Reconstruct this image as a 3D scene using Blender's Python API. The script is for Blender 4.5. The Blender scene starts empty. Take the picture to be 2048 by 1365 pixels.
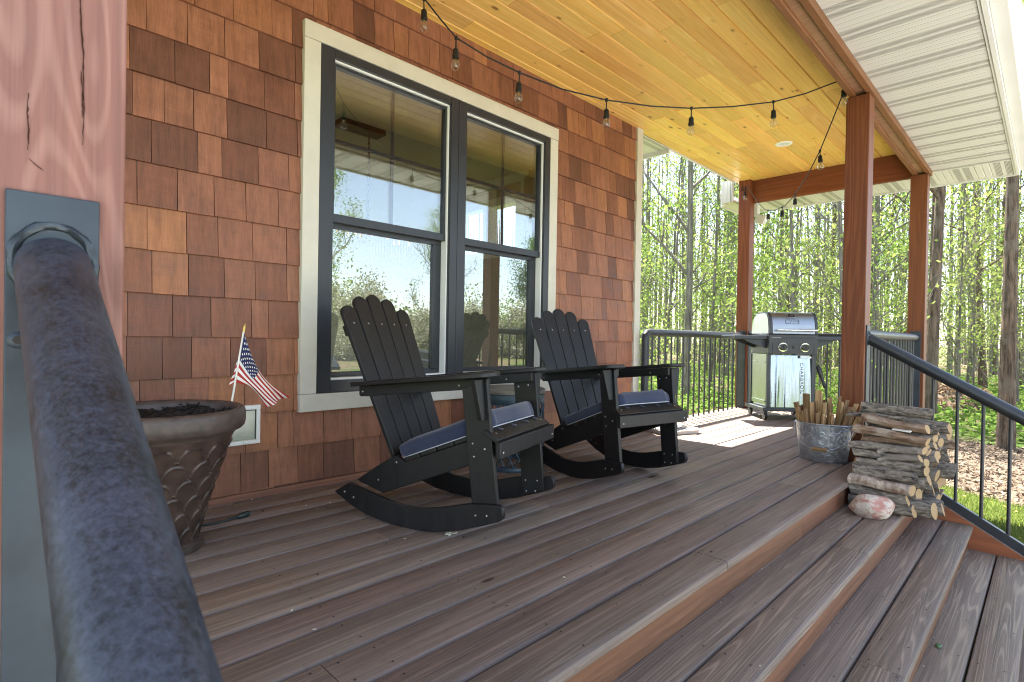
import bpy, bmesh, math, random
import numpy as np
from mathutils import Vector, Matrix
R = math.radians
rng = random.Random(7)
sc = bpy.context.scene
COL = sc.collection
WALL = 2.772          # the shingled wall stands in the plane y = WALL; the deck top is z = 0
GZ = -0.73            # lawn level

# ------------------------------------------------------------------ mesh builder
class MB:
    def __init__(s):
        s.v = []; s.f = []; s.r = []; s.m = []; s.sm = []
    def add(s, verts, faces, rnd=None, mi=0, smooth=False):
        o = len(s.v)
        rnd = rng.random() if rnd is None else rnd
        s.v += [tuple(p) for p in verts]
        for f in faces:
            s.f.append([i + o for i in f]); s.r.append(rnd); s.m.append(mi); s.sm.append(smooth)
    def prism(s, poly, vec, rnd=None, mi=0):
        n = len(poly); vec = Vector(vec); P = [Vector(p) for p in poly]
        nrm = Vector((0, 0, 0))
        for i in range(n):
            nrm += P[i].cross(P[(i + 1) % n])
        if nrm.dot(vec) > 0: P.reverse()
        V = P + [p + vec for p in P]
        F = [list(range(n)), list(range(2 * n - 1, n - 1, -1))]
        F += [[(i + 1) % n, i, i + n, (i + 1) % n + n] for i in range(n)]
        s.add(V, F, rnd, mi)
    def box(s, x0, x1, y0, y1, z0, z1, rnd=None, mi=0):
        s.prism([(x0, y0, z0), (x1, y0, z0), (x1, y1, z0), (x0, y1, z0)], (0, 0, z1 - z0), rnd, mi)
    def obox(s, c, ax, ay, az, rnd=None, mi=0):
        c, ax, ay, az = Vector(c), Vector(ax), Vector(ay), Vector(az)
        s.prism([c - ax - ay - az, c + ax - ay - az, c + ax + ay - az, c - ax + ay - az], az * 2, rnd, mi)
    def tube(s, pts, rad, n=10, rnd=None, mi=0, caps=True, jit=0.0, capmi=None, close=False):
        P = [Vector(p) for p in pts]; k = len(P)
        if not hasattr(rad, '__len__'): rad = [rad] * k
        V = []; up = None
        for i in range(k):
            if close: t = (P[(i + 1) % k] - P[i - 1])
            else: t = P[min(i + 1, k - 1)] - P[max(i - 1, 0)]
            t.normalize()
            if up is None:
                a = Vector((0, 0, 1)) if abs(t.z) < .9 else Vector((1, 0, 0))
                up = (a - t * a.dot(t)).normalized()
            else:
                up = (up - t * up.dot(t)).normalized()
            sd = t.cross(up)
            for j in range(n):
                th = 2 * math.pi * j / n; q = rad[i] * (1 + (rng.uniform(-jit, jit) if jit else 0))
                V.append(P[i] + up * (math.cos(th) * q) + sd * (math.sin(th) * q))
        F = []
        for i in range(k if close else k - 1):
            for j in range(n):
                a = i * n + j; b = i * n + (j + 1) % n; i2 = (i + 1) % k
                F.append([a, b, i2 * n + (j + 1) % n, i2 * n + j])
        r = rng.random() if rnd is None else rnd
        s.add(V, F, r, mi, True)
        if caps and not close:
            cm = mi if capmi is None else capmi
            s.add(V[:n], [list(range(n - 1, -1, -1))], r, cm); s.add(V[-n:], [list(range(n))], r, cm)
    def lathe(s, prof, c, n=32, rnd=None, mi=0, sx=1, sy=1, fn=None, ang=0):
        c = Vector(c); V = []
        for i, (r_, z_) in enumerate(prof):
            for j in range(n):
                th = 2 * math.pi * j / n
                q = r_ + (fn(th, i) if fn else 0)
                x, y = q * math.cos(th) * sx, q * math.sin(th) * sy
                V.append(c + Vector((x * math.cos(ang) - y * math.sin(ang), x * math.sin(ang) + y * math.cos(ang), z_)))
        F = [[i * n + j, i * n + (j + 1) % n, (i + 1) * n + (j + 1) % n, (i + 1) * n + j] for i in range(len(prof) - 1) for j in range(n)]
        s.add(V, F, rnd, mi, True)
    def disc(s, c, nrm, r, n=8, h=0.0, rnd=None, mi=0):
        c = Vector(c); nrm = Vector(nrm).normalized()
        a = Vector((0, 0, 1)) if abs(nrm.z) < .9 else Vector((1, 0, 0))
        u = nrm.cross(a).normalized(); w = nrm.cross(u)
        ring = [c + u * (r * math.cos(2 * math.pi * j / n)) + w * (r * math.sin(2 * math.pi * j / n)) for j in range(n)]
        if h:
            top = [c + nrm * h + (p - c) * .6 for p in ring]
            s.add(ring + top, [[j, (j + 1) % n, n + (j + 1) % n, n + j] for j in range(n)] + [list(range(n, 2 * n))], rnd, mi)
        else: s.add(ring, [list(range(n))], rnd, mi)
    def grid(s, fn, nu, nv, rnd=None, mi=0, mifn=None, close_u=False):
        V = [fn(i / nu, j / nv) for j in range(nv + 1) for i in range(nu + 1)]
        r = rng.random() if rnd is None else rnd
        o = len(s.v); s.v += [tuple(p) for p in V]
        for j in range(nv):
            for i in range(nu):
                a = o + j * (nu + 1) + i
                s.f.append([a, a + 1, a + nu + 2, a + nu + 1]); s.r.append(r); s.sm.append(True)
                s.m.append(mifn((i + .5) / nu, (j + .5) / nv) if mifn else mi)
    def build(s, name, mats, parent=None, angle=40, bevel=0.0, seg=2, loc=None):
        me = bpy.data.meshes.new(name)
        off = Vector((0, 0, 0))
        if parent is not None and not root_of(parent).get('_local'):
            off = world_loc(parent)
        elif loc is not None: off = Vector(loc)
        me.from_pydata([(p[0] - off.x, p[1] - off.y, p[2] - off.z) for p in s.v], [], s.f)
        mats = mats if isinstance(mats, (list, tuple)) else [mats]
        for m in mats: me.materials.append(m)
        me.polygons.foreach_set('material_index', s.m)
        me.polygons.foreach_set('use_smooth', [True] * len(s.f))
        at = me.attributes.new('rnd', 'FLOAT', 'FACE'); at.data.foreach_set('value', s.r)
        me.validate(); me.update()
        o = bpy.data.objects.new(name, me); COL.objects.link(o)
        if parent is not None: o.parent = parent
        elif loc is not None: o.location = loc
        if bevel > 0:
            b = o.modifiers.new('bevel', 'BEVEL'); b.width = bevel; b.segments = seg; b.limit_method = 'ANGLE'; b.angle_limit = R(45)
            b.harden_normals = False
        try: me.set_sharp_from_angle(angle=R(angle))
        except Exception: pass
        return o

def root_of(o):
    while o.parent is not None: o = o.parent
    return o
def world_loc(o):
    l = Vector((0, 0, 0))
    while o is not None:
        l += o.location; o = o.parent
    return l

def np_mesh(name, V, F, rnd, mat, parent=None, smooth=False):
    """V (n,3), F (m,4) arrays; rnd per face"""
    me = bpy.data.meshes.new(name); m = len(F); k = F.shape[1]
    me.vertices.add(len(V)); me.vertices.foreach_set('co', V.astype(np.float32).ravel())
    me.loops.add(m * k); me.loops.foreach_set('vertex_index', F.astype(np.int32).ravel())
    me.polygons.add(m); me.polygons.foreach_set('loop_start', np.arange(0, m * k, k, dtype=np.int32))
    me.update(calc_edges=True)
    at = me.attributes.new('rnd', 'FLOAT', 'FACE'); at.data.foreach_set('value', rnd.astype(np.float32))
    me.materials.append(mat)
    o = bpy.data.objects.new(name, me); COL.objects.link(o)
    if parent is not None: o.parent = parent
    return o

def tag(o, label=None, cat=None, group=None, kind=None):
    if label: o['label'] = label
    if cat: o['category'] = cat
    if group: o['group'] = group
    if kind: o['kind'] = kind
    return o
def thing(name, label, cat, loc=(0, 0, 0), rz=0, group=None, local=False):
    o = bpy.data.objects.new(name, None); COL.objects.link(o)
    o.location = loc; o.rotation_euler = (0, 0, rz); o.empty_display_size = .1
    if local: o['_local'] = 1
    return tag(o, label, cat, group)
def copy_tree(o, parent=None):
    c = o.copy(); COL.objects.link(c)
    if parent is not None: c.parent = parent
    for ch in [x for x in list(COL.objects) if x.parent == o]:
        copy_tree(ch, c)
    return c

# ------------------------------------------------------------------ materials
class NT:
    def __init__(s, name):
        s.mat = bpy.data.materials.new(name); s.mat.use_nodes = True
        s.t = s.mat.node_tree; s.t.nodes.clear()
        s.out = s.n('ShaderNodeOutputMaterial')
    def n(s, typ, **kw):
        nd = s.t.nodes.new(typ)
        for k, v in kw.items():
            if k.startswith('_'): setattr(nd, k[1:], v)
        return nd
    def l(s, a, b): s.t.links.new(a, b)
    def setv(s, sock, v):
        if isinstance(v, bpy.types.NodeSocket): s.l(v, sock)
        else: sock.default_value = v
    def math(s, op, a, b=0.0, c=None, clamp=False):
        nd = s.n('ShaderNodeMath', _operation=op, _use_clamp=clamp)
        s.setv(nd.inputs[0], a); s.setv(nd.inputs[1], b)
        if c is not None: s.setv(nd.inputs[2], c)
        return nd.outputs[0]
    def vmath(s, op, a, b):
        nd = s.n('ShaderNodeVectorMath', _operation=op)
        s.setv(nd.inputs[0], a); s.setv(nd.inputs[1], b); return nd.outputs[0]
    def mix(s, fac, a, b, blend='MIX'):
        nd = s.n('ShaderNodeMix', _data_type='RGBA', _blend_type=blend)
        s.setv(nd.inputs[0], fac)
        for i, v in ((6, a), (7, b)):
            if isinstance(v, tuple) and len(v) == 3: v = (*v, 1)
            s.setv(nd.inputs[i], v)
        return nd.outputs[2]
    def ramp(s, fac, a, b, lo=0.0, hi=1.0):
        nd = s.n('ShaderNodeMapRange'); nd.clamp = True
        s.setv(nd.inputs[0], fac); nd.inputs[1].default_value = a; nd.inputs[2].default_value = b
        nd.inputs[3].default_value = lo; nd.inputs[4].default_value = hi
        return nd.outputs[0]
    def noise(s, vec, scale=1.0, detail=2.0, rough=.5, dist=0.0):
        nd = s.n('ShaderNodeTexNoise'); s.l(vec, nd.inputs['Vector'])
        nd.inputs['Scale'].default_value = scale; nd.inputs['Detail'].default_value = detail
        nd.inputs['Roughness'].default_value = rough; nd.inputs['Distortion'].default_value = dist
        return nd.outputs['Fac']
    def voro(s, vec, scale=1.0, feature='F1'):
        nd = s.n('ShaderNodeTexVoronoi', _feature=feature); s.l(vec, nd.inputs['Vector'])
        nd.inputs['Scale'].default_value = scale; return nd
    def obj(s):
        return s.n('ShaderNodeTexCoord').outputs['Object']
    def geo(s): return s.n('ShaderNodeNewGeometry')
    def rnd(s):
        return s.n('ShaderNodeAttribute', _attribute_name='rnd').outputs['Fac']
    def scale(s, vec, sx, sy, sz): return s.vmath('MULTIPLY', vec, (sx, sy, sz))
    def offs(s, vec, r, k=(17.3, 9.1, 13.7)):
        sv = s.n('ShaderNodeVectorMath', _operation='SCALE'); sv.inputs[0].default_value = k; s.setv(sv.inputs['Scale'], r)
        return s.vmath('ADD', vec, sv.outputs[0])
    def bump(s, h, strength=.3, dist=.002):
        nd = s.n('ShaderNodeBump'); s.l(h, nd.inputs['Height'])
        nd.inputs['Strength'].default_value = strength; nd.inputs['Distance'].default_value = dist
        return nd.outputs[0]
    def bsdf(s, col, rough=.5, metal=0.0, spec=.5, normal=None, **kw):
        nd = s.n('ShaderNodeBsdfPrincipled')
        if isinstance(col, tuple) and len(col) == 3: col = (*col, 1)
        s.setv(nd.inputs['Base Color'], col); s.setv(nd.inputs['Roughness'], rough)
        s.setv(nd.inputs['Metallic'], metal); nd.inputs['Specular IOR Level'].default_value = spec
        if normal is not None: s.l(normal, nd.inputs['Normal'])
        for k, v in kw.items(): s.setv(nd.inputs[k.replace('_', ' ')], v)
        s.l(nd.outputs[0], s.out.inputs[0]); return nd

def axv(ax, along, across):
    return tuple(along if i == ax else across for i in range(3))

def wood(name, dark, light, tint, ax=0, ring=16.0, rgain=.7, rough=.55, spec=.3, knots=0.0, tone=(.8, 1.2), fiber=.35,
         across=5.0, along=.35, bump=.35, tintamt=.5, knotcol=(.03, .018, .01), cr=(-.2, .75), warmv=None, kscale=(2.2, 4.5), wear=0.0):
    t = NT(name); co = t.offs(t.obj(), t.rnd())
    base = t.noise(t.scale(co, *axv(ax, along, across)), 1, 2, .55, .3)
    ringv = t.math('SINE', t.math('MULTIPLY', base, ring * 6.28))
    ringf = t.ramp(ringv, cr[0], 1.0)
    fib = t.noise(t.scale(co, *axv(ax, 3.0, 170.0)), 1, 3, .6)
    fib2 = t.noise(t.scale(co, *axv(ax, 1.2, 45.0)), 1, 3, .6)
    mot = t.noise(t.scale(co, *axv(ax, 1.1, 3.2)), 1, 4, .6)
    gv = t.n('ShaderNodeTexWhiteNoise', _noise_dimensions='1D'); t.l(t.math('ADD', t.rnd(), 3.7), gv.inputs['W'])
    c = t.mix(t.math('MULTIPLY', ringf, t.ramp(gv.outputs['Value'], 0, 1, rgain * .4, rgain * 1.05)), dark, light)
    c = t.mix(t.math('MULTIPLY', t.ramp(mot, .42, .68), tintamt), c, tint)
    k = t.math('ADD', t.math('MULTIPLY', t.math('SUBTRACT', fib, .5), fiber * 2), t.math('MULTIPLY', t.math('SUBTRACT', fib2, .5), fiber * 2.2))
    rr = t.n('ShaderNodeTexWhiteNoise', _noise_dimensions='1D'); t.l(t.rnd(), rr.inputs['W'])
    val = t.math('MULTIPLY', t.math('ADD', k, 1.0), t.ramp(rr.outputs['Value'], 0, 1, *tone))
    hs = t.n('ShaderNodeHueSaturation'); t.l(c, hs.inputs['Color']); t.l(val, hs.inputs['Value'])
    t.l(t.ramp(rr.outputs['Color'], 0, 1, .49, .51), hs.inputs['Hue'])
    c = hs.outputs[0]
    if wear > 0:
        oc = t.obj(); wn_ = t.noise(oc, .9, 4, .65); sc_ = t.noise(t.scale(t.offs(oc, t.rnd()), *axv(ax, 7, 60)), 1, 4, .75); dn = t.noise(oc, 26, 4, .7)
        f = t.math('ADD', t.math('MULTIPLY', t.math('SUBTRACT', wn_, .5), 1.5 * wear), 1.0)
        f = t.math('ADD', f, t.math('MULTIPLY', t.ramp(sc_, .62, .74), .55 * wear)); f = t.math('SUBTRACT', f, t.math('MULTIPLY', t.ramp(dn, .60, .74), .5 * wear))
        c = t.mix(1.0, c, f, 'MULTIPLY')
    if knots > 0:
        kv = t.voro(t.scale(co, *axv(ax, kscale[0], kscale[1])), 1.0)
        wn = t.n('ShaderNodeTexWhiteNoise', _noise_dimensions='3D'); t.l(kv.outputs['Position'], wn.inputs['Vector'])
        sz = t.ramp(wn.outputs['Value'], 1 - knots, 1.0, 0.02, .13)
        km = t.ramp(t.math('SUBTRACT', kv.outputs['Distance'], sz), -.012, .018, 1.0, 0.0)
        km = t.math('MULTIPLY', km, t.math('GREATER_THAN', wn.outputs['Value'], 1 - knots))
        halo = t.math('MULTIPLY', t.ramp(t.math('SUBTRACT', kv.outputs['Distance'], sz), 0, .12, .35, 0), t.math('GREATER_THAN', wn.outputs['Value'], 1 - knots))
        c = t.mix(halo, c, tuple(x * .5 for x in tint)); c = t.mix(t.math('MULTIPLY', km, .85), c, knotcol)
    h = t.math('ADD', t.math('MULTIPLY', fib, .6), t.math('MULTIPLY', ringf, .3))
    rg = t.math('ADD', t.math('MULTIPLY', fib2, .25), rough - .12)
    t.bsdf(c, rg, 0, spec, t.bump(h, bump, .0015))
    return t.mat

def plain(name, col, rough=.5, metal=0.0, spec=.5, var=.12, nscale=8.0, bump=0.0, bscale=60.0, bdist=.001, **kw):
    t = NT(name); co = t.offs(t.obj(), t.rnd())
    n = t.noise(co, nscale, 4, .6)
    c = t.mix(1.0, (*col, 1), t.ramp(n, .3, .7, 1 - var, 1 + var), 'MULTIPLY') if var else (*col, 1)
    nm = t.bump(t.noise(co, bscale, 3, .6), bump, bdist) if bump else None
    t.bsdf(c, t.math('ADD', t.math('MULTIPLY', n, .16), rough - .08), metal, spec, nm, **kw)
    return t.mat

# real-world base colours
M = {}
M['deck'] = wood('deck_boards', (.172, .128, .103), (.265, .206, .166), (.195, .118, .074), 0, 26, .6, .6, .3, .10, (.82, 1.16), .5, 7, .22, .6, .45, kscale=(3.2, 10), wear=.42)
M['tread'] = wood('tread_boards', (.176, .130, .103), (.330, .254, .186), (.20, .134, .094), 0, 30, .7, .6, .3, .12, (.88, 1.14), .5, 6.5, .24, .6, .35, kscale=(2.4, 8), cr=(.35, .75), wear=.35)
M['deck_edge'] = wood('worn_board_edges', (.178, .140, .122), (.265, .214, .184), (.195, .130, .095), 0, 20, .5, .68, .25, 0, (.85, 1.12), .5, 9, .22, .5, .4, wear=.4)
M['riser'] = wood('riser_board', (.200, .090, .050), (.265, .128, .074), (.155, .072, .045), 0, 16, .55, .6, .3, .12, (.82, 1.12), .4, 9, .35, .4, .6, kscale=(2.5, 9))
M['skirt'] = wood('skirt_board', (.24, .075, .03), (.33, .12, .05), (.17, .05, .025), 1, 9, .5, .5, .35, .05, (.9, 1.1), .3, 8, .4, .3, .5)
M['pine'] = wood('pine_ceiling', (.78, .465, .125), (.88, .60, .22), (.70, .36, .07), 0, 14, .6, .36, .45, .75, (.84, 1.12), .16, 6, .32, .15, .4, (.22, .085, .022), kscale=(5.0, 11.0))
M['cedar_post'] = wood('cedar_post', (.150, .043, .015), (.245, .085, .030), (.110, .032, .013), 2, 15, .65, .5, .35, .30, (.9, 1.1), .3, 7, .3, .3, .5, (.05, .018, .01), kscale=(2.4, 8))
M['pale_post'] = wood('weathered_cedar', (.215, .102, .080), (.335, .185, .148), (.25, .108, .072), 2, 17, .6, .6, .3, .0, (.95, 1.05), .30, 6, .9, .8, .5, (.10, .03, .012), kscale=(1.2, 5))
M['beam_y'] = wood('cedar_beam_cross', (.155, .042, .015), (.24, .078, .030), (.115, .034, .015), 1, 11, .6, .5, .35, .2, (.9, 1.1), .3, 7, .3, .3, .5, (.05, .018, .01))
M['beam_x'] = wood('cedar_beam_long', (.20, .078, .032), (.30, .135, .060), (.155, .055, .022), 0, 11, .6, .5, .35, .2, (.9, 1.1), .3, 7, .3, .3, .5, (.05, .018, .01))
M['plank_under'] = wood('beam_soffit_plank', (.27, .15, .078), (.36, .21, .115), (.20, .10, .05), 1, 8, .5, .6, .3, .25, (.92, 1.08), .3, 6, .3, .3, .5, (.06, .03, .02), kscale=(6, 2.2))

def shingle_mat():
    t = NT('cedar_shingle'); r = t.rnd(); co = t.offs(t.obj(), r)
    wn = t.n('ShaderNodeTexWhiteNoise', _noise_dimensions='1D'); t.l(r, wn.inputs['W'])
    cr = t.n('ShaderNodeValToRGB'); t.l(wn.outputs['Value'], cr.inputs[0])
    e = cr.color_ramp.elements
    cols = [(0, (.125, .050, .031)), (.14, (.175, .067, .039)), (.34, (.228, .090, .050)), (.60, (.255, .104, .060)), (.80, (.275, .113, .062)), (.92, (.315, .132, .062)), (1, (.205, .082, .054))]
    e[0].position, e[0].color = 0, (*cols[0][1], 1); e[1].position, e[1].color = 1, (*cols[-1][1], 1)
    for p, c in cols[1:-1]:
        x = e.new(p); x.color = (*c, 1)
    fib = t.noise(t.scale(co, 190, 190, 4), 1, 3, .6); fib2 = t.noise(t.scale(co, 38, 38, 2.0), 1, 3, .6)
    saw = t.noise(t.scale(co, 6, 6, 160), 1, 2, .6)
    mot = t.noise(co, 9, 4, .6)
    k = t.math('ADD', t.math('MULTIPLY', t.math('SUBTRACT', fib, .5), .75), t.math('MULTIPLY', t.math('SUBTRACT', fib2, .5), .9))
    k = t.math('ADD', k, t.math('MULTIPLY', t.math('SUBTRACT', mot, .5), .7))
    k = t.math('ADD', k, t.math('MULTIPLY', t.math('SUBTRACT', saw, .5), .28))
    c = t.mix(1.0, cr.outputs[0], t.math('ADD', k, 1.0), 'MULTIPLY')
    h = t.math('ADD', t.math('ADD', fib, t.math('MULTIPLY', fib2, .8)), t.math('MULTIPLY', saw, .5))
    t.bsdf(c, t.ramp(mot, .3, .7, .42, .62), 0, .35, t.bump(h, .5, .0012))
    return t.mat
M['shingle'] = shingle_mat()
M['casing'] = plain('cream_casing', (.56, .53, .455), .55, 0, .4, .07, 6, .5, 30, .003)
M['white_trim'] = plain('white_aluminium', (.64, .635, .61), .4, 0, .45, .04, 3)
M['vinyl'] = plain('white_vinyl', (.8, .8, .78), .35, 0, .5, .03)
M['frame'] = plain('dark_bronze_frame', (.022, .024, .030), .36, 0, .5, .1, 6)
M['steel'] = plain('black_powder_coat', (.020, .022, .027), .38, 0, .5, .25, 5, .15, 220, .0006)
M['plate'] = plain('grey_steel_plate', (.037, .048, .061), .45, .3, .5, .3, 7, .1, 90, .0006)
def pipe_mat():
    t = NT('mottled_steel_pipe'); co = t.obj()
    a = t.noise(co, 170, 5, .8); b = t.noise(co, 16, 4, .65)
    f = t.ramp(t.math('ADD', t.math('MULTIPLY', a, .85), t.math('MULTIPLY', b, .45)), .50, .86)
    c = t.mix(f, (.012, .014, .019), (.074, .084, .118))
    t.bsdf(c, t.ramp(a, .3, .7, .36, .52), .25, .5, t.bump(a, .2, .0008)); return t.mat
M['pipe'] = pipe_mat()
M['weld'] = plain('weld_bead', (.050, .060, .070), .42, .5, .5, .4, 60, .8, 90, .002)
M['screw'] = plain('steel_screw', (.40, .40, .40), .3, 1.0, .5, .05)
M['nail'] = plain('dark_nail', (.03, .024, .022), .6, .3, .4, .1)
def poly_mat():
    t = NT('black_poly_lumber'); co = t.offs(t.obj(), t.rnd())
    g = t.noise(t.scale(co, 60, 60, 6), 1, 3, .6)
    n = t.noise(co, 9, 3, .6)
    c = t.mix(t.math('MULTIPLY', t.math('ADD', g, n), .5), (.0045, .0045, .0055), (.0165, .0155, .016))
    t.bsdf(c, t.ramp(g, .3, .7, .38, .52), 0, .38, t.bump(g, .22, .0008)); return t.mat
M['poly'] = poly_mat()
def cush_mat():
    t = NT('navy_cushion_fabric'); co = t.obj()
    w = t.noise(co, 420, 2, .5); n = t.noise(t.scale(co, 14, 3, 20), 1, 3, .6)
    c = t.mix(w, (.012, .018, .046), (.024, .034, .072))
    t.bsdf(c, .8, 0, .25, t.bump(t.math('ADD', t.math('MULTIPLY', w, .2), n), .5, .006), Sheen_Weight=.3); return t.mat
M['navy'] = cush_mat()
M['piping'] = plain('pale_cord', (.36, .38, .43), .6)
def glass_mat(name, tint=(.94, .96, .96), lo=.14, hi=.95, rough=.0):
    t = NT(name)
    g = t.n('ShaderNodeBsdfGlossy'); g.inputs['Roughness'].default_value = rough; g.inputs['Color'].default_value = (.96, .98, 1, 1)
    tr = t.n('ShaderNodeBsdfTransparent'); tr.inputs['Color'].default_value = (*tint, 1)
    lw = t.n('ShaderNodeLayerWeight'); lw.inputs['Blend'].default_value = .5
    f = t.math('POWER', lw.outputs['Facing'], 3.0)
    f = t.ramp(f, 0, 1, lo, hi)
    m = t.n('ShaderNodeMixShader'); t.l(f, m.inputs[0]); t.l(tr.outputs[0], m.inputs[1]); t.l(g.outputs[0], m.inputs[2])
    t.l(m.outputs[0], t.out.inputs[0]); return t.mat
M['pane'] = glass_mat('coated_window_glass', (.78, .80, .78), .20, .95)
M['pane_layer'] = glass_mat('double_glazing_layer', (.88, .895, .88), .115, .95)
M['bulb'] = glass_mat('clear_bulb_glass', (.93, .93, .92), .05, .9)
M['socket'] = plain('black_rubber', (.012, .012, .012), .5, 0, .4, .1)
M['filament'] = plain('brass_filament', (.5, .36, .16), .3, 1)
M['cream_wall'] = plain('room_paint', (.50, .47, .40), .8, 0, .2, .04)
M['room_ceiling'] = plain('room_ceiling_paint', (.66, .62, .52), .8, 0, .2, .03)
M['dark_floor'] = plain('room_floor_wood', (.10, .055, .03), .45)
M['curtain'] = plain('pale_curtain', (.62, .58, .48), .8)
M['bronze'] = plain('chandelier_bronze', (.05, .025, .018), .4, .5)
M['crystal'] = glass_mat('chandelier_crystal', (.93, .93, .93), .05, .6)
def lamp_mat():
    t = NT('lit_candle_bulb'); e = t.n('ShaderNodeEmission'); e.inputs[0].default_value = (1, .62, .28, 1); e.inputs[1].default_value = .22
    t.l(e.outputs[0], t.out.inputs[0]); return t.mat
M['lamp'] = lamp_mat()
M['pot'] = plain('brown_resin_pot', (.058, .036, .028), .34, 0, .5, .5, 14, .5, 120, .0015)
M['potdust'] = plain('dusty_brown_resin', (.066, .047, .039), .46, 0, .5, .4, 24, .4, 140, .0015)
M['soil'] = plain('potting_soil', (.016, .011, .008), .8, 0, .5, .6, 40, 1.0, 70, .02)
M['stickw'] = plain('white_painted_dowel', (.72, .69, .62), .5)
M['gold'] = plain('gilt_finial', (.55, .36, .10), .35, .8)
M['fl_red'] = plain('flag_red', (.36, .035, .03), .8, 0, .2, .08)
M['fl_white'] = plain('flag_white', (.70, .66, .62), .8, 0, .2, .05)
M['fl_blue'] = plain('flag_blue', (.018, .022, .075), .8, 0, .2, .08)
M['cord'] = plain('dark_green_cord', (.012, .022, .018), .5)
M['char'] = plain('charcoal_grill_paint', (.038, .042, .052), .42, .2, .5, .1, 5, .1, 300, .0004)
def brushed(name, col, ax, rough=.28, aniso=True):
    t = NT(name); co = t.obj()
    n = t.noise(t.scale(co, *axv(ax, 2, 260)), 1, 2, .5); w = t.noise(t.scale(co, 5, 5, .9), 1, 2, .5)
    t.bsdf((*col, 1), t.ramp(n, .3, .7, rough - .07, rough + .09), 1.0, .5, t.bump(w, .30, .02)); return t.mat
M['stainless'] = brushed('brushed_stainless_lid', (.27, .285, .315), 0, .36)
def door_mat():
    t = NT('wavy_stainless_door'); co = t.obj()
    w = t.noise(t.scale(co, 13, 13, .35), 1, 1, .5, .5)
    n = t.noise(t.scale(co, 260, 260, 2), 1, 2, .5)
    t.bsdf((.27, .31, .38, 1), t.ramp(n, .3, .7, .10, .18), 1.0, .5, t.bump(w, .9, .022)); return t.mat
M['door'] = door_mat()
M['chrome'] = plain('chrome', (.8, .8, .8), .08, 1.0, .5, .02)
M['galv_panel'] = brushed('bright_side_panel', (.30, .33, .29), 2, .30)
M['black_plastic'] = plain('black_plastic', (.010, .010, .011), .35, 0, .5, .1)
M['letter'] = plain('grey_lettering', (.03, .032, .036), .4)
M['letter_pale'] = plain('pale_lettering', (.5, .5, .5), .5)
def galv():
    t = NT('galvanized_embossed'); co = t.obj()
    v = t.voro(co, 46); sp = t.n('ShaderNodeTexWhiteNoise', _noise_dimensions='3D'); t.l(v.outputs['Position'], sp.inputs['Vector'])
    rg = t.voro(t.scale(co, 13, 13, 13), 1.0)
    ring = t.math('SINE', t.math('MULTIPLY', rg.outputs['Distance'], 24))
    ring = t.ramp(ring, .55, 1)
    n = t.noise(co, 6, 4, .6)
    c = t.mix(sp.outputs['Value'], (.36, .38, .42), (.48, .50, .54)); c = t.mix(t.ramp(n, .45, .7), c, (.30, .32, .36))
    t.bsdf(c, t.ramp(sp.outputs['Value'], 0, 1, .32, .46), .75, .5, t.bump(ring, .6, .003)); return t.mat
M['galv'] = galv()
M['tin_top'] = plain('weathered_table_top', (.16, .15, .13), .55, .2, .5, .35, 9)
M['tin_blue'] = plain('blue_grey_lattice_metal', (.035, .062, .085), .42, .3, .5, .25, 20)
M['tray'] = plain('white_tray', (.66, .64, .60), .5)
M['stone'] = plain('grey_stone', (.22, .22, .23), .7, 0, .4, .4, 30)
def rock_mat():
    t = NT('pink_white_rock'); co = t.obj()
    a = t.noise(co, 1.6, 5, .62, .8); b = t.noise(co, 9, 5, .7)
    c = t.mix(t.ramp(a, .40, .52), (.42, .20, .165), (.56, .49, .42)); c = t.mix(t.ramp(b, .52, .72), c, (.30, .19, .155))
    t.bsdf(c, .7, 0, .3, t.bump(t.math('ADD', a, t.math('MULTIPLY', b, .4)), .7, .012)); return t.mat
M['rock'] = rock_mat()
def bark(name, dark, light, ax=0, sc_=(24, 55), bs=.6, bd=.008, patch=None, ps=9):
    t = NT(name); co = t.offs(t.obj(), t.rnd())
    a = t.noise(t.scale(co, *axv(ax, *sc_)), 1, 5, .65, .4); b = t.noise(co, ps, 4, .6)
    c = t.mix(t.ramp(a, .36, .64), dark, light)
    if patch: c = t.mix(t.math('MULTIPLY', t.ramp(b, .5, .62), .8), c, patch)
    t.bsdf(c, .85, 0, .2, t.bump(a, bs, bd)); return t.mat
M['bark_grey'] = bark('grey_log_bark', (.060, .050, .042), (.31, .265, .22), 0, patch=(.20, .17, .145))
M['bark_rough'] = bark('furrowed_log_bark', (.038, .031, .027), (.28, .24, .20), 0, (22, 62), .7, .010)
M['bark_birch'] = bark('peeling_birch_bark', (.22, .165, .135), (.48, .40, .33), 0, (55, 12), .6, .004, (.16, .09, .06), 16)
M['bark_brown'] = bark('brown_log_bark', (.11, .062, .040), (.32, .215, .145), 0, (6, 50), .7, .006, (.36, .29, .23))
def end_mat():
    t = NT('cut_log_end'); co = t.offs(t.obj(), t.rnd())
    a = t.noise(co, 60, 4, .6)
    c = t.mix(a, (.26, .165, .085), (.44, .31, .175)); t.bsdf(c, .8, 0, .2, t.bump(a, .5, .003)); return t.mat
M['logend'] = end_mat()
M['kindling'] = wood('split_kindling', (.33, .20, .095), (.52, .35, .185), (.27, .14, .07), 2, 10, .6, .75, .2, 0, (.6, 1.2), .5, 22, 1.2, .9, .5)
M['pokerblk'] = plain('poker_handle', (.012, .012, .014), .45)
M['leafgreen'] = plain('green_leaf', (.05, .12, .03), .5)
M['petal'] = plain('pale_petal', (.6, .58, .42), .7)

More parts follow.
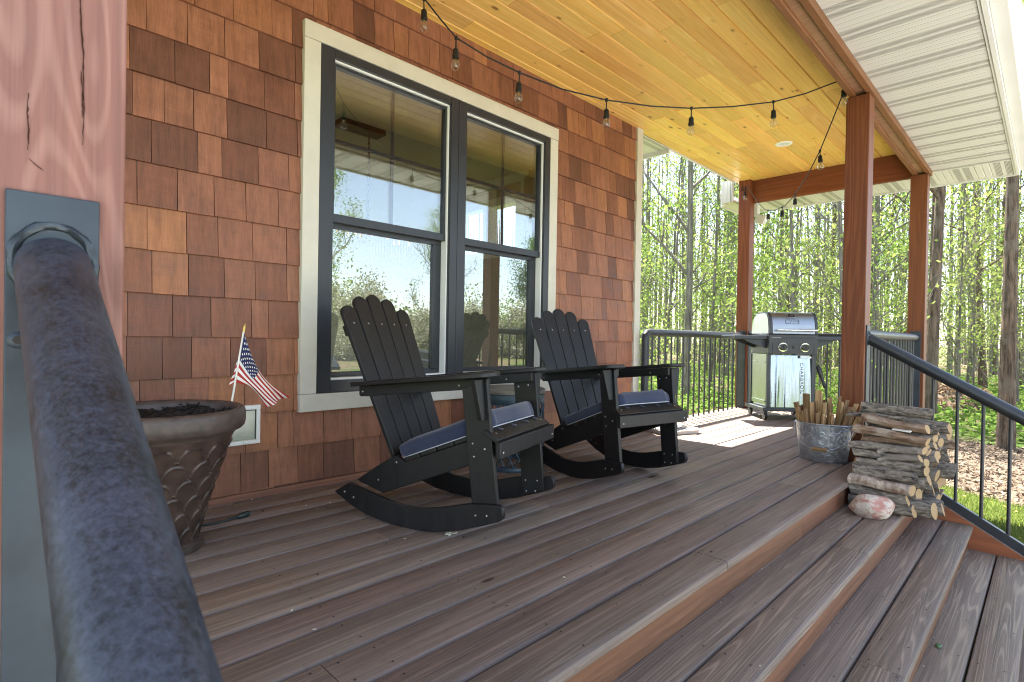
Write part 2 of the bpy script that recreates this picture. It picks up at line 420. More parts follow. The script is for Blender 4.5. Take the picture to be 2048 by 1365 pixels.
def leaf_mat(name, c0, c1, c2, trans=.5):
    t = NT(name); r = t.rnd()
    c = t.mix(t.ramp(r, 0, .5), c0, c1); c = t.mix(t.ramp(r, .5, 1), c, c2)
    d = t.n('ShaderNodeBsdfDiffuse'); t.l(c, d.inputs[0])
    tl = t.n('ShaderNodeBsdfTranslucent'); t.l(c, tl.inputs[0])
    m = t.n('ShaderNodeMixShader'); m.inputs[0].default_value = trans
    t.l(d.outputs[0], m.inputs[1]); t.l(tl.outputs[0], m.inputs[2]); t.l(m.outputs[0], t.out.inputs[0]); return t.mat
M['leaf_spring'] = leaf_mat('spring_leaf', (.27, .335, .092), (.20, .285, .062), (.13, .205, .042))
M['leaf_green'] = leaf_mat('full_green_leaf', (.19, .27, .062), (.14, .225, .045), (.09, .165, .034))
M['leaf_yellow'] = leaf_mat('yellow_green_leaf', (.31, .345, .115), (.25, .305, .085), (.18, .245, .06))
M['blossom'] = leaf_mat('white_blossom', (.42, .40, .30), (.32, .31, .22), (.13, .16, .06), .4)
M['grass'] = leaf_mat('lawn_grass', (.20, .255, .06), (.14, .205, .042), (.27, .27, .10), .45)
M['tree_bark'] = bark('grey_tree_bark', (.085, .074, .062), (.25, .222, .185), 2, (2.2, 22), .9, .03, (.12, .115, .085), 3)
M['tree_bark_brown'] = bark('rough_brown_tree_bark', (.050, .036, .026), (.19, .135, .095), 2, (3, 24), 1.0, .05, (.15, .12, .09), 4)
M['mulch'] = leaf_mat('mulch_chip', (.22, .168, .122), (.13, .098, .070), (.30, .24, .18), .05)
def ground_mat():
    t = NT('lawn_and_wood_floor'); co = t.obj()
    sx = t.n('ShaderNodeSeparateXYZ'); t.l(co, sx.inputs[0])
    a = t.noise(co, .5, 4, .6); b = t.noise(co, 9, 5, .7); c3 = t.noise(co, 70, 3, .7)
    lawn = t.mix(b, (.10, .14, .022), (.15, .19, .035)); lawn = t.mix(t.ramp(c3, .5, .7), lawn, (.06, .09, .014))
    lit = t.mix(b, (.115, .078, .048), (.20, .145, .095)); lit = t.mix(t.ramp(c3, .5, .7), lit, (.06, .04, .024))
    woodf = t.mix(t.ramp(a, .44, .60), lit, t.mix(b, (.04, .075, .012), (.07, .11, .02)))
    far = t.ramp(t.math('ADD', sx.outputs[0], t.math('MULTIPLY', t.math('SUBTRACT', a, .5), 3.0)), 9.6, 10.2)
    t.bsdf(t.mix(far, lawn, woodf), .9, 0, .1, t.bump(t.math('ADD', b, c3), .7, .04)); return t.mat
M['ground'] = ground_mat()
M['mulch_bed'] = plain('mulch_ground', (.15, .112, .080), .9, 0, .1, .4, 30, .9, 60, .03)

# soffit: white aluminium with pressed V-grooves and perforated strips, ax = the strip direction
def soffit_mat(ax):
    t = NT('perforated_soffit_%s' % 'xy'[ax]); co = t.obj(); s = t.n('ShaderNodeSeparateXYZ'); t.l(co, s.inputs[0])
    u = s.outputs[1 - ax]; v = s.outputs[ax]
    q = t.math('FRACT', t.math('DIVIDE', u, .305))                       # one panel is 305 mm
    st = t.math('ADD', t.math('MULTIPLY', t.math('GREATER_THAN', q, .10), t.math('LESS_THAN', q, .27)),
                t.math('MULTIPLY', t.math('GREATER_THAN', q, .35), t.math('LESS_THAN', q, .52)))
    row = t.math('FLOOR', t.math('DIVIDE', u, .0088))
    fu = t.math('ABSOLUTE', t.math('SUBTRACT', t.math('FRACT', t.math('DIVIDE', u, .0088)), .5))
    fv = t.math('ABSOLUTE', t.math('SUBTRACT', t.math('FRACT', t.math('ADD', t.math('DIVIDE', v, .014), t.math('MULTIPLY', row, .5))), .5))
    hole = t.math('MULTIPLY', t.math('LESS_THAN', fu, .29), t.math('LESS_THAN', fv, .34))
    hole = t.math('MULTIPLY', hole, st)
    c = t.mix(hole, (.60, .59, .555), (.09, .083, .07))
    g = t.math('ADD', t.ramp(t.math('ABSOLUTE', t.math('SUBTRACT', q, .99)), 0, .02, 0, 1), t.ramp(t.math('ABSOLUTE', t.math('SUBTRACT', q, .62)), 0, .02, .0, 1))
    g = t.math('ADD', g, t.ramp(t.math('ABSOLUTE', t.math('SUBTRACT', q, .80)), 0, .02, .0, 1))
    t.bsdf(c, .45, 0, .4, t.bump(t.math('SUBTRACT', g, hole), .8, .006)); return t.mat
M['soffit_y'] = soffit_mat(1); M['soffit_x'] = soffit_mat(0)

# ------------------------------------------------------------------ house
house = thing('house', 'house with brown cedar shingle siding and a pair of black framed windows facing the porch', 'house', (1.0, WALL, 0))
HX0, HX1 = -2.6, 4.455
w = MB()
OX0, OX1, OZ0, OZ1 = 1.30, 3.15, .49, 2.34
yb0, yb1 = WALL + .012, WALL + .15
w.box(HX0, OX0, yb0, yb1, -.6, 3.0); w.box(OX1, HX1 - .02, yb0, yb1, -.6, 3.0)
w.box(OX0, OX1, yb0, yb1, -.6, OZ0); w.box(OX0, OX1, yb0, yb1, OZ1, 3.0)
EX0 = HX1 - .15                                      # end wall with its own window opening
ey = (4.15, 5.30); ez = (1.72, 2.40)
w.box(EX0, HX1, yb1, ey[0], -.6, 3.0); w.box(EX0, HX1, ey[1], 9.0, -.6, 3.0)
w.box(EX0, HX1, *ey, -.6, ez[0]); w.box(EX0, HX1, *ey, ez[1], 3.0)
w.box(HX0, -1.0, 8.85, 9.0, -.6, 3.0); w.box(4.0, EX0, 8.85, 9.0, -.6, 3.0); w.box(-1.0, 4.0, 8.85, 9.0, -.6, .3); w.box(-1.0, 4.0, 8.85, 9.0, 2.45, 3.0); w.box(HX0, HX0 + .15, yb1, 8.85, -.6, 3.0)  # unseen opening in the back wall, added to let sun brighten the room
w.build('wall', M['cream_wall'], house)
# shingle courses
s = MB(); EXP = .1864; z = .041 - EXP; row = 0
CX0, CX1, CZ0, CZ1 = 1.216, 3.232, .402, 2.426       # casing outline the shingles stop at
while z < 2.78:
    x = HX0 + rng.uniform(0, .1)
    zb, zt = z, z + EXP + .012
    while x < 4.372:
        wd = rng.choice([.08, .10, .115, .13, .14, .15, .155, .165, .18])
        x1 = min(x + wd, 4.372)
        gap = rng.uniform(.0007, .0018)
        r = rng.random(); rects = [(x + gap, x1 - gap, max(zb, .028), min(zt, 2.782))]
        if zt > CZ0 and zb < CZ1 and x1 > CX0 and x < CX1:
            a, b, c, d = rects[0]; rects = []
            if a < CX0: rects.append((a, CX0, c, d))
            if b > CX1: rects.append((CX1, b, c, d))
            if c < CZ0: rects.append((max(a, CX0), min(b, CX1), c, CZ0))
            if d > CZ1: rects.append((max(a, CX0), min(b, CX1), CZ1, d))
        dy = rng.uniform(-.0012, .0012); dz = rng.uniform(-.0012, .0012)
        for (a, b, c, d) in rects:
            if b - a < .002 or d - c < .004: continue
            def yy(zz): return WALL - .0125 + (zz - zb) / (zt - zb) * .0165 + dy
            cz = c + (dz if c == zb else 0)
            s.add([(a, yy(c), cz), (b, yy(c), cz), (b, yy(d), d), (a, yy(d), d), (a, WALL + .012, cz), (b, WALL + .012, cz), (b, WALL + .012, d), (a, WALL + .012, d)],
                  [[0, 1, 2, 3], [4, 5, 1, 0], [4, 0, 3, 7], [1, 5, 6, 2]], r)
        x = x1
    z += EXP; row += 1
s.build('shingle_siding', M['shingle'], house, angle=20)
b = MB(); b.prism([(HX0, WALL - .026, .001), (HX0, WALL - .012, .030), (HX0, WALL + .01, .030), (HX0, WALL + .01, .001)], (4.372 - HX0, 0, 0))
b.build('base_trim', M['riser'], house)
b = MB(); b.box(4.374, HX1 + .012, WALL - .022, WALL + .011, -.3, 2.785); b.box(HX1 + .0005, HX1 + .0125, WALL + .0115, WALL + .09, -.3, 2.785)
b.build('corner_board', M['casing'], house, bevel=.002)
# double window
win = MB(); 
win.box(CX0, CX1, WALL - .034, WALL + .010, 2.336, 2.425)
win.box(CX0 + .001, 1.305, WALL - .032, WALL + .010, .4945, 2.334); win.box(3.143, CX1 - .001, WALL - .032, WALL + .010, .4945, 2.334)
win.box(CX0, CX1, WALL - .034, WALL + .010, .402, .493)
WN = win.build('window', M['casing'], house, bevel=.002)          # the casing is the window's own mesh, the rest hangs under it
def wpart(mb, name, mat, bevel=.0): return mb.build(name, mat, WN, bevel=bevel)
f = MB(); y0, y1 = WALL - .030, WALL + .05
f.box(1.3065, 1.385, y0, y1, .495, 2.334); f.box(3.085, 3.142, y0, y1, .495, 2.334); f.box(2.178, 2.306, y0 - .004, y1, .497, 2.332)
f.box(1.386, 2.177, y0 + .001, y1, 2.286, 2.333); f.box(2.307, 3.084, y0 + .001, y1, 2.286, 2.333)
f.box(1.386, 2.177, y0 + .001, y1, .496, .560); f.box(2.307, 3.084, y0 + .001, y1, .496, .560)
f.box(2.236, 2.246, y0 - .007, y0 - .0041, .497, 2.332)
wpart(f, 'frame', M['frame'], .004)
v = MB()
for (a, b_) in ((1.386, 2.177), (2.307, 3.084)):
    yv0, yv1 = WALL - .010, WALL + .045
    v.box(a, b_, yv0, yv1, 2.2755, 2.2855); v.box(a, a + .007, yv0, yv1, .572, 2.275); v.box(b_ - .009, b_, yv0, yv1, .572, 2.275); v.box(a, b_, yv0, yv1, .5605, .5715)
wpart(v, 'white_liner', M['vinyl'])
for (a, b_) in ((1.394, 2.167), (2.3145, 3.0745)):
    g = MB(); yu0, yu1 = WALL + .004, WALL + .040                    # upper sash
    g.box(a, b_, yu0, yu1, 2.258, 2.275); g.box(a, a + .012, yu0, yu1, 1.463, 2.2575); g.box(b_ - .016, b_, yu0, yu1, 1.463, 2.2575)
    g.box(a, b_, yu0 - .003, yu1, 1.418, 1.4625)
    g.box((a + b_) / 2 - .009, (a + b_) / 2 + .009, WALL + .0225, WALL + .031, 1.463, 2.2575); g.box(a + .0125, b_ - .0165, WALL + .0215, WALL + .0222, 1.856, 1.874)
    g.box(a + .0125, b_ - .0165, WALL + .0222, WALL + .030, 1.8565, 1.8735)
    g.build('upper_sash', M['frame'], WN, bevel=.002)
    l_ = MB(); yl0, yl1 = WALL + .042, WALL + .078                    # lower sash sits deeper
    l_.box(a, b_, yl0, yl1, 1.392, 1.452); l_.box(a, a + .010, yl0, yl1, .600, 1.3915); l_.box(b_ - .062, b_, yl0, yl1, .600, 1.3915); l_.box(a, b_, yl0, yl1, .5725, .5995)
    l_.build('lower_sash', M['frame'], WN, bevel=.002)
    p_ = MB(); p_.box(a + .011, b_ - .015, WALL + .0195, WALL + .0205, 1.4635, 2.2572); p_.box(a + .011, b_ - .015, WALL + .0345, WALL + .0355, 1.4635, 2.2572); p_.build('upper_pane', M['pane_layer'], WN)
    p_ = MB(); p_.box(a + .009, b_ - .061, WALL + .0575, WALL + .0585, .6005, 1.391); p_.build('lower_pane', M['pane'], WN)
# little pet door low in the siding
d = MB(); X0, X1, Z0, Z1 = .80, 1.024, .270, .458
yp0, yp1 = WALL - .028, WALL - .002
d.box(X0, X1, yp0, yp1, Z1 - .022, Z1); d.box(X0, X1, yp0, yp1, Z0, Z0 + .020); d.box(X0, X0 + .018, yp0 + .0005, yp1, Z0 + .0205, Z1 - .0225); d.box(X1 - .018, X1, yp0 + .0005, yp1, Z0 + .0205, Z1 - .0225)
d.box(.945, .970, yp0 - .006, yp0 - .0005, Z0 + .004, Z0 + .018)
PD = d.build('basement_vent_window', M['vinyl'], house, bevel=.002)
d = MB(); d.box(X0 + .0185, X1 - .0185, WALL - .016, WALL - .014, Z0 + .021, Z1 - .023)
t_ = NT('cloudy_flap'); n_ = t_.noise(t_.obj(), 12, 3, .6)
t_.bsdf(t_.mix(n_, (.16, .22, .15), (.42, .46, .38)), .12, 0, .8); M['flap'] = t_.mat
d.build('pane', M['flap'], PD)
d = MB(); d.box(X0 + .0183, X1 - .0183, WALL - .020, WALL - .0165, Z1 - .027, Z1 - .0225); d.box(X1 - .022, X1 - .0183, WALL - .020, WALL - .0165, Z0 + .021, Z1 - .027)
d.build('gasket', M['black_plastic'], PD)
# far window of the room, seen through the glass
e = MB(); 
for (a, b_) in ((ey[0], ey[0] + .09), (ey[1] - .09, ey[1]), ((ey[0] + ey[1]) / 2 - .05, (ey[0] + ey[1]) / 2 + .05)): e.box(EX0 - .02, HX1 - .03, a, b_, ez[0], ez[1])
e.box(EX0 - .019, HX1 - .031, ey[0] + .0905, ey[1] - .0905, ez[0], ez[0] + .08); e.box(EX0 - .019, HX1 - .031, ey[0] + .0905, ey[1] - .0905, ez[1] - .09, ez[1])
e.box(EX0 - .03, EX0 - .001, ey[0] - .12, ey[0] - .001, ez[0] - .1, ez[1] + .12); e.box(EX0 - .03, EX0 - .001, ey[1] + .001, ey[1] + .12, ez[0] - .1, ez[1] + .12)
e.box(EX0 - .031, EX0 - .001, ey[0] - .12, ey[1] + .12, ez[1] + .1205, ez[1] + .22)
e.build('end_window', M['vinyl'], house)
r_ = MB(); r_.box(HX0 + .15, EX0 - .001, yb1 + .001, 8.84, .02, .04); r_.build('room_floor', M['dark_floor'], house)
r_ = MB(); r_.box(HX0 + .15, EX0 - .001, yb1 + .001, 8.84, 2.62, 2.66); r_.build('room_ceiling', M['room_ceiling'], house)
# main roof of the house with its gable overhang at the corner
r_ = MB()
r_.prism([(HX0 - .5, 2.83, 2.83), (HX0 - .5, 6.0, 4.3), (HX0 - .5, 9.5, 2.83)], (5.055 - HX0 + .5, 0, 0))
t_ = NT('roof_shingles'); n_ = t_.noise(t_.obj(), 30, 4, .7); t_.bsdf(t_.mix(n_, (.05, .045, .04), (.12, .11, .10)), .9); M['roof'] = t_.mat
r_.build('roof', M['roof'], house)
r_ = MB(); r_.box(HX1 + .014, 5.05, 2.815, 3.6, 2.762, 2.772); r_.build('gable_soffit', M['soffit_x'], house)
r_ = MB(); r_.box(5.051, 5.075, 2.81, 9.5, 2.72, 2.90); r_.build('gable_fascia', M['white_trim'], house)

# chandelier and curtain inside the room
ch = thing('chandelier', 'lit crystal rod chandelier hanging on a chain inside the room behind the left window', 'chandelier', (2.50, 4.30, 2.62))
m_ = MB(); m_.box(2.20, 2.62, 4.22, 4.38, 2.575, 2.619); m_.build('canopy', M['bronze'], ch)
m_ = MB()
for i in range(17):
    c0 = Vector((2.50, 4.30, 2.565 - i * .046)); a = i % 2
    ring = [c0 + Vector((math.cos(q) * .010 * (1 - a), math.cos(q) * .010 * a, math.sin(q) * .030)) for q in [k * 2 * math.pi / 10 for k in range(10)]]
    m_.tube(ring, .0035, 5, close=True)
m_.build('chain', M['bronze'], ch)
m_ = MB(); m_.tube([(2.1, 4.3, 1.80), (2.95, 4.3, 1.80)], .012, 8); m_.tube([(2.50, 4.3, 1.80), (2.50, 4.3, 1.845)], .008, 6); m_.build('bar', M['bronze'], ch)
m_ = MB()
for i in range(30):
    for j in range(2):
        x = 2.10 + i * .0293; L = .20 + .10 * rng.random(); zt = 1.79 + rng.uniform(-.02, .02)
        m_.tube([(x, 4.26 + j * .08, zt), (x, 4.26 + j * .08, zt - L)], .0045, 5)
m_.build('crystal_rods', M['crystal'], ch)
for i in range(11):
    x = 2.14 + i * .078; m_ = MB(); m_.lathe([(0, 0), (.006, .004), (.008, .016), (.005, .034), (0, .046)], (x + rng.uniform(-.02, .02), 4.30 + rng.uniform(-.03, .03), 1.66 + rng.uniform(-.03, .03)), 8); m_.build('lamp_bulb', M['lamp'], ch)
cu = MB()
def cfn(u, v): return (4.10 + .045 * math.sin(u * 34) * (1 - .3 * v), 3.25 + u * .70, .08 + v * 2.40)
cu.grid(cfn, 60, 8); c_ = cu.build('curtain', M['curtain'], None, loc=(4.1, 3.6, .1))
c_.modifiers.new('thick', 'SOLIDIFY').thickness = .004
tag(c_, 'pale gathered curtain hanging beside the end window inside the room', 'curtain')

# ------------------------------------------------------------------ deck
deck = thing('deck', 'weathered reddish brown plank deck of the porch', 'deck', (2.5, 1.8, 0))
PITCH = .14655; DX0, DX1 = -1.3, 6.93
def plank(mb, x0, x1, ya, yb, zt, th, rad=.007, rnd=None, mi=0):
    """board along x; long top edges eased"""
    r = rad
    prof = [(ya, zt - th), (ya, zt - r), (ya + r * .3, zt - r * .3), (ya + r, zt), (yb - r, zt), (yb - r * .3, zt - r * .3), (yb, zt - r), (yb, zt - th)]
    o = len(mb.f); mb.prism([(x0, p, q) for p, q in prof], (x1 - x0, 0, 0), rnd, mi)
    for k in range(o + 2, len(mb.f)):                                # the eased long edges are worn paler
        A, B, C_ = [Vector(mb.v[i]) for i in mb.f[k][:3]]; nz = abs((B - A).cross(C_ - B).normalized().z)
        if .15 < nz < .985: mb.m[k] = 2
db = MB(); joints = {0: [1.98], 1: [3.29, .6], 2: [.62, 4.6], 3: [5.2], 4: [2.42, 5.9], 5: [.36, 3.7], 6: [2.0, 4.9], 7: [1.2, 5.6], 8: [3.2], 9: [.4, 4.1], 10: [2.7], 11: [1.3, 5.0], 12: [3.5], 13: [.9, 5.2]}
for i in range(14):
    ya = .830 + i * PITCH; yb = ya + PITCH - (.0065 if i else .0065)
    if i == 13: yb = WALL - .001
    js = [DX0] + sorted(joints[i]) + [DX1]
    for a, b_ in zip(js[:-1], js[1:]):
        plank(db, a + .0012, b_ - .0012, ya + rng.uniform(-.0008, .0008), yb + rng.uniform(-.0008, .0008), rng.uniform(-.0008, .0008), .030, .0085 if i else .014)
        x = a + .03
        for x in [a + .03, b_ - .03] + [DX0 + .41 * k for k in range(1, 21)]:
            if a < x < b_:
                for yq in (ya + .028, yb - .028):
                    db.disc((x + rng.uniform(-.006, .006), yq + rng.uniform(-.006, .006), .0012), (0, 0, 1), .0036, 6, mi=1)
db.build('decking', [M['deck'], M['nail'], M['deck_edge']], deck)
db = MB(); db.box(DX0, DX1 - .02, .862, 2.74, -.16, -.032); db.build('joist_frame', M['riser'], deck)
db = MB(); db.box(DX1 - .019, DX1 + .006, .85, 2.77, -.30, -.0305); db.box(4.39, DX1 - .02, .845, .8615, -.30, -.0305); db.box(4.39, DX1 - .02, 2.75, 2.77, -.3, -.0305)
db.build('fascia_board', M['skirt'], deck)

# ------------------------------------------------------------------ steps
steps = thing('porch_steps', 'wide wooden porch steps with two boards to each tread', 'steps', (2.2, .3, GZ))
RISE, RUN = .146, .2535; SX0, SX1 = .085, 4.343
tj = {1: [[2.9], [3.15]], 2: [[2.2], []], 3: [[], [2.35]], 4: [[1.2], [3.0]]}
for k in range(1, 5):
    zt = -RISE * k; yn = .830 - RUN * k
    tb = MB(); bw = .1405
    for j in range(2):
        ya = yn + j * (bw + .0065); js = [SX0] + tj[k][j] + [SX1]
        for a, b_ in zip(js[:-1], js[1:]):
            plank(tb, a + .001, b_ - .001, ya, ya + bw, zt + rng.uniform(-.0006, .0006), .030, .011 if j == 0 else .006)
            for x in [a + .03, b_ - .03] + [SX0 + .39 * q for q in range(1, 11)]:
                if a < x < b_:
                    for yq in (ya + .03, ya + bw - .03): tb.disc((x + rng.uniform(-.01, .01), yq + rng.uniform(-.008, .008), zt + .0009), (0, 0, 1), .0038, 6, mi=1)
    tb.build('tread', [M['tread'], M['nail'], M['deck_edge']], steps)
for k in range(0, 5):
    zt = -RISE * k - .0305; yr = .830 - RUN * k + .022
    rb = MB(); js = [SX0, 2.9 + .25 * (k == 1), SX1]
    for a, b_ in zip(js[:-1], js[1:]): rb.box(a + .0005, b_ - .0005, yr, yr + .02, -RISE * (k + 1) + .001, zt)
    rb.build('riser', M['riser'], steps, bevel=.0015)
for (xa, xb) in ((.045, .083), (4.3445, 4.383)):
    sk = MB(); off = .05
    def zl(y): return -.112 - .585 * (.5 - y) - .072
    sk.prism([(xa, .858, -.005), (xa, .80, -.005), (xa, .62, zl(.62)), (xa, -.27, zl(-.27)), (xa, -.27, GZ + .01), (xa, .858, GZ + .01)], (xb - xa, 0, 0))
    sk.build('skirt_board', M['skirt'], steps, bevel=.002)

# ------------------------------------------------------------------ posts
def post(x0, y0, zt, mat, label):
    p = MB(); p.box(x0, x0 + .14, y0, y0 + .14, 0.001, zt)
    o = p.build('porch_post', M[mat], None, bevel=.004, loc=(x0 + .07, y0 + .07, 0))
    return tag(o, label, 'post', 'cedar posts of the porch')
P0 = post(.013, .90, 2.5, 'pale_post', 'pale pinkish cedar post with long cracks that carries the nearest handrail')
P3 = post(4.285, .90, 2.5, 'cedar_post', 'thick reddish cedar post behind the metal bucket and firewood')
P2 = post(6.69, .90, 2.5, 'cedar_post', 'cedar post at the outer far corner of the porch beyond the firewood')
P1 = post(6.69, 2.625, 2.77, 'cedar_post', 'cedar post left of the grill with a bundle of light cable at its top')
ck = MB()                                                           # drying cracks and a knot of the near post
def crack(pts, wmax):
    n = len(pts); L = []; Rr = []
    for i, (x, z) in enumerate(pts):
        hw = wmax * math.sin(math.pi * (i + .4) / (n - .2)) + .0004
        hw *= rng.uniform(.45, 1.15); L.append((x - hw, .8985, z)); Rr.append((x + hw, .8985, z))
    ck.add(L + Rr, [[i, n + i, n + i + 1, i + 1] for i in range(n - 1)])
def jag(pts, k=5, amp=.0007):
    out = []
    for (xa, za), (xb, zb) in zip(pts[:-1], pts[1:]):
        for q in range(k): out.append((xa + (xb - xa) * q / k + rng.uniform(-amp, amp), za + (zb - za) * q / k))
    return out + [pts[-1]]
_crack = crack
def crack(pts, wmax): _crack(jag(pts, 5, .00045), wmax * .55)
crack([(.1000, 1.30), (.1005, 1.27), (.1025, 1.235), (.1035, 1.20), (.1060, 1.165), (.1065, 1.13), (.1072, 1.09), (.1062, 1.05)], .0011)
crack([(.1040, 1.145), (.1052, 1.12), (.1058, 1.10), (.1050, 1.085)], .0008)
crack([(.0530, 1.10), (.0522, 1.075), (.0540, 1.055), (.0530, 1.03)], .0010)
crack([(.0540, 1.020), (.0600, 1.014), (.0680, 1.008)], .0012)
M['crackdark'] = plain('crack_shadow_wood', (.045, .018, .012), .9, 0, .1, .4, 60)
ck.build('crack', M['crackdark'], P0)

# ------------------------------------------------------------------ porch roof
roof = thing('porch_roof', 'porch roof with a yellow knotty pine ceiling, cedar beams and white vented soffit', 'porch roof', (2.5, 1.8, 2.5))
RX0, RX1 = -2.4, 7.48
cb = MB(); y = 2.714 + .128; i = 0
while y > 1.03:
    ya, yb = max(y - .128, 1.024), min(y, 2.812)
    x = RX0 + rng.uniform(0, 1.2); xs = [RX0]
    while x < 6.0: xs.append(x); x += rng.uniform(.9, 2.3)
    xs.append(6.83)
    for a, b_ in zip(xs[:-1], xs[1:]):
        g = .0065
        prof = [(ya + .0022, 2.787), (ya + .0022, 2.770 + g), (ya + g, 2.770), (yb - g, 2.770), (yb - .0022, 2.770 + g), (yb - .0022, 2.787)]
        cb.prism([(a + .0018, p, q) for p, q in prof], (b_ - a - .0036, 0, 0))
    y -= .128
cb.box(RX0, 6.83, 1.0245, 2.8115, 2.7872, 2.7950, mi=1)
cb.build('pine_ceiling', [M['pine'], M['nail']], roof)
bm_ = MB(); bm_.box(RX0, 6.848, .984, 1.0225, 2.500, 2.7685); bm_.box(RX0, 6.852, .884, .924, 2.503, 2.768)
fb = bm_.build('front_beam', M['beam_x'], roof, bevel=.004)
bm_ = MB(); xs = [RX0, .4, 1.9, 3.1, 4.0, 4.65, 5.3, 5.9, 6.35, 6.845]
for a, b_ in zip(xs[:-1], xs[1:]): bm_.box(a + .001, b_ - .001, .9245, .9835, 2.5215, 2.540)
bm_.build('beam_filler', M['plank_under'], fb)
bm_ = MB(); bm_.box(6.775, 6.829, 1.041, 2.6245, 2.500, 2.769); bm_.build('end_beam', M['beam_y'], roof, bevel=.004)
sf = MB(); sf.box(RX0, 6.87, .285, .8835, 2.548, 2.556); sf.build('front_soffit', M['soffit_y'], roof)
sf = MB(); sf.box(6.8715, 7.47, .285, 3.05, 2.549, 2.557); sf.build('end_soffit', M['soffit_x'], roof)
sf = MB(); sf.box(6.70, 6.871, 2.83, 2.97, 2.5495, 2.5575); sf.box(6.6785, 6.6995, 2.83, 2.98, 2.53, 2.80); sf.build('return_soffit', M['soffit_x'], roof)
sf = MB(); sf.box(6.8535, 6.872, .284, 2.83, 2.540, 2.548); sf.build('soffit_divider', M['white_trim'], roof)
fa = MB(); fa.box(RX0, RX1, .262, .2845, 2.532, 2.72); fa.box(RX1 - .0095, RX1 + .012, .285, 3.072, 2.532, 2.73); fa.box(6.70, 6.871, 2.9705, 2.992, 2.532, 2.74); fa.box(6.8715, RX1 - .01, 3.0505, 3.072, 2.532, 2.74)
fa.box(5.08, 6.678, 2.8135, 2.829, 2.758, 2.90); fa.box(RX0, RX1, .2855, .300, 2.540, 2.5475)
fa.build('fascia', M['white_trim'], roof)
gu = MB(); gu.prism([(RX0, .2615, 2.70), (RX0, .2615, 2.575), (RX0, .190, 2.575), (RX0, .165, 2.615), (RX0, .150, 2.655), (RX0, .150, 2.70)], (RX1 - RX0, 0, 0))
gu.build('gutter', M['white_trim'], roof, bevel=.003)
ds = MB(); ds.obox((6.98, 2.60, 2.33), (.04, 0, 0), (0, .055, .02), (0, -.02, .05)); ds.obox((6.98, 2.66, 2.46), (.04, 0, 0), (0, .03, 0), (0, 0, .085)); ds.build('downspout_elbow', M['white_trim'], roof, bevel=.006)
rt = MB(); rt.prism([(RX0, .2, 2.73), (RX0, 2.812, 3.02), (RX0, 2.812, 2.80), (RX0, .883, 2.80), (RX0, .883, 2.565), (RX0, .302, 2.565), (RX0, .302, 2.725)], (RX1 - RX0 - .02, 0, 0)); rt.build('roof_deck', M['roof'], roof)
rl = thing('recessed_light', 'small round white recessed light in the pine ceiling', 'ceiling light', (5.70, 1.92, 2.77))
m_ = MB(); m_.lathe([(.048, -.001), (.052, -.006), (.074, -.005), (.078, -.001), (.078, .002)], (5.70, 1.92, 2.7695), 40); m_.build('trim_ring', M['vinyl'], rl)
m_ = MB(); m_.lathe([(0, .0), (.04, .0), (.05, -.001)], (5.70, 1.92, 2.7685), 32); m_.build('lens', M['white_trim'], rl)

# ------------------------------------------------------------------ railings
def railing(label, cat, a, b, axis, k0, k1, newel=False, pl=(True, True)):
    """level pipe railing from point a to b (plan), z centre .875"""
    A = Vector((*a, 0)); B = Vector((*b, 0)); d = (B - A).normalized(); L = (B - A).length; ZC = .875
    t = thing('porch_railing', label, 'railing', ((a[0] + b[0]) / 2, (a[1] + b[1]) / 2, 0), group='black steel porch railings')
    m = MB()
    if newel:
        pts = [A + Vector((0, 0, -.28)), A + Vector((0, 0, ZC - .07)), A + d * .006 + Vector((0, 0, ZC - .022)), A + d * .022 + Vector((0, 0, ZC - .006)), A + d * .07 + Vector((0, 0, ZC)), B + Vector((0, 0, ZC))]
    else: pts = [A + Vector((0, 0, ZC)), B + Vector((0, 0, ZC))]
    m.tube(pts, .036, 18); m.build('top_rail', M['steel'], t, angle=30)
    n = max(2, round(L / .124))
    for i in range(1, n):
        q = A + d * (L * i / n); m = MB(); m.tube([q + Vector((0, 0, -.28)), q + Vector((0, 0, ZC - .03))], .0098, 8); m.build('baluster', M['steel'], t)
    m = MB(); m.obox((A + B) / 2 + Vector((0, 0, -.27)), d * (L / 2), d.cross(Vector((0, 0, 1))) * .015, (0, 0, .02)); m.build('bottom_rail', M['steel'], t)
    for on, q, s_ in ((pl[0], A, 1), (pl[1], B, -1)):
        if on:
            m = MB(); m.obox(q + d * s_ * .003 + Vector((0, 0, .47)), d * .003, d.cross(Vector((0, 0, 1))) * .044, (0, 0, .467)); m.build('mounting_plate', M['plate'], t, bevel=.001)
    return t
railing('black steel railing between the house corner and the post left of the grill', 'railing', (4.47, 2.690), (6.6895, 2.690), 0, 0, 0, True, (False, True))
railing('black steel railing across the far end of the porch behind the grill', 'railing', (6.760, 2.6245), (6.760, 1.0405), 1, 0, 0)
railing('black steel railing along the porch front beyond the firewood pile', 'railing', (4.4255, .970), (6.6895, .970), 0, 0, 0)
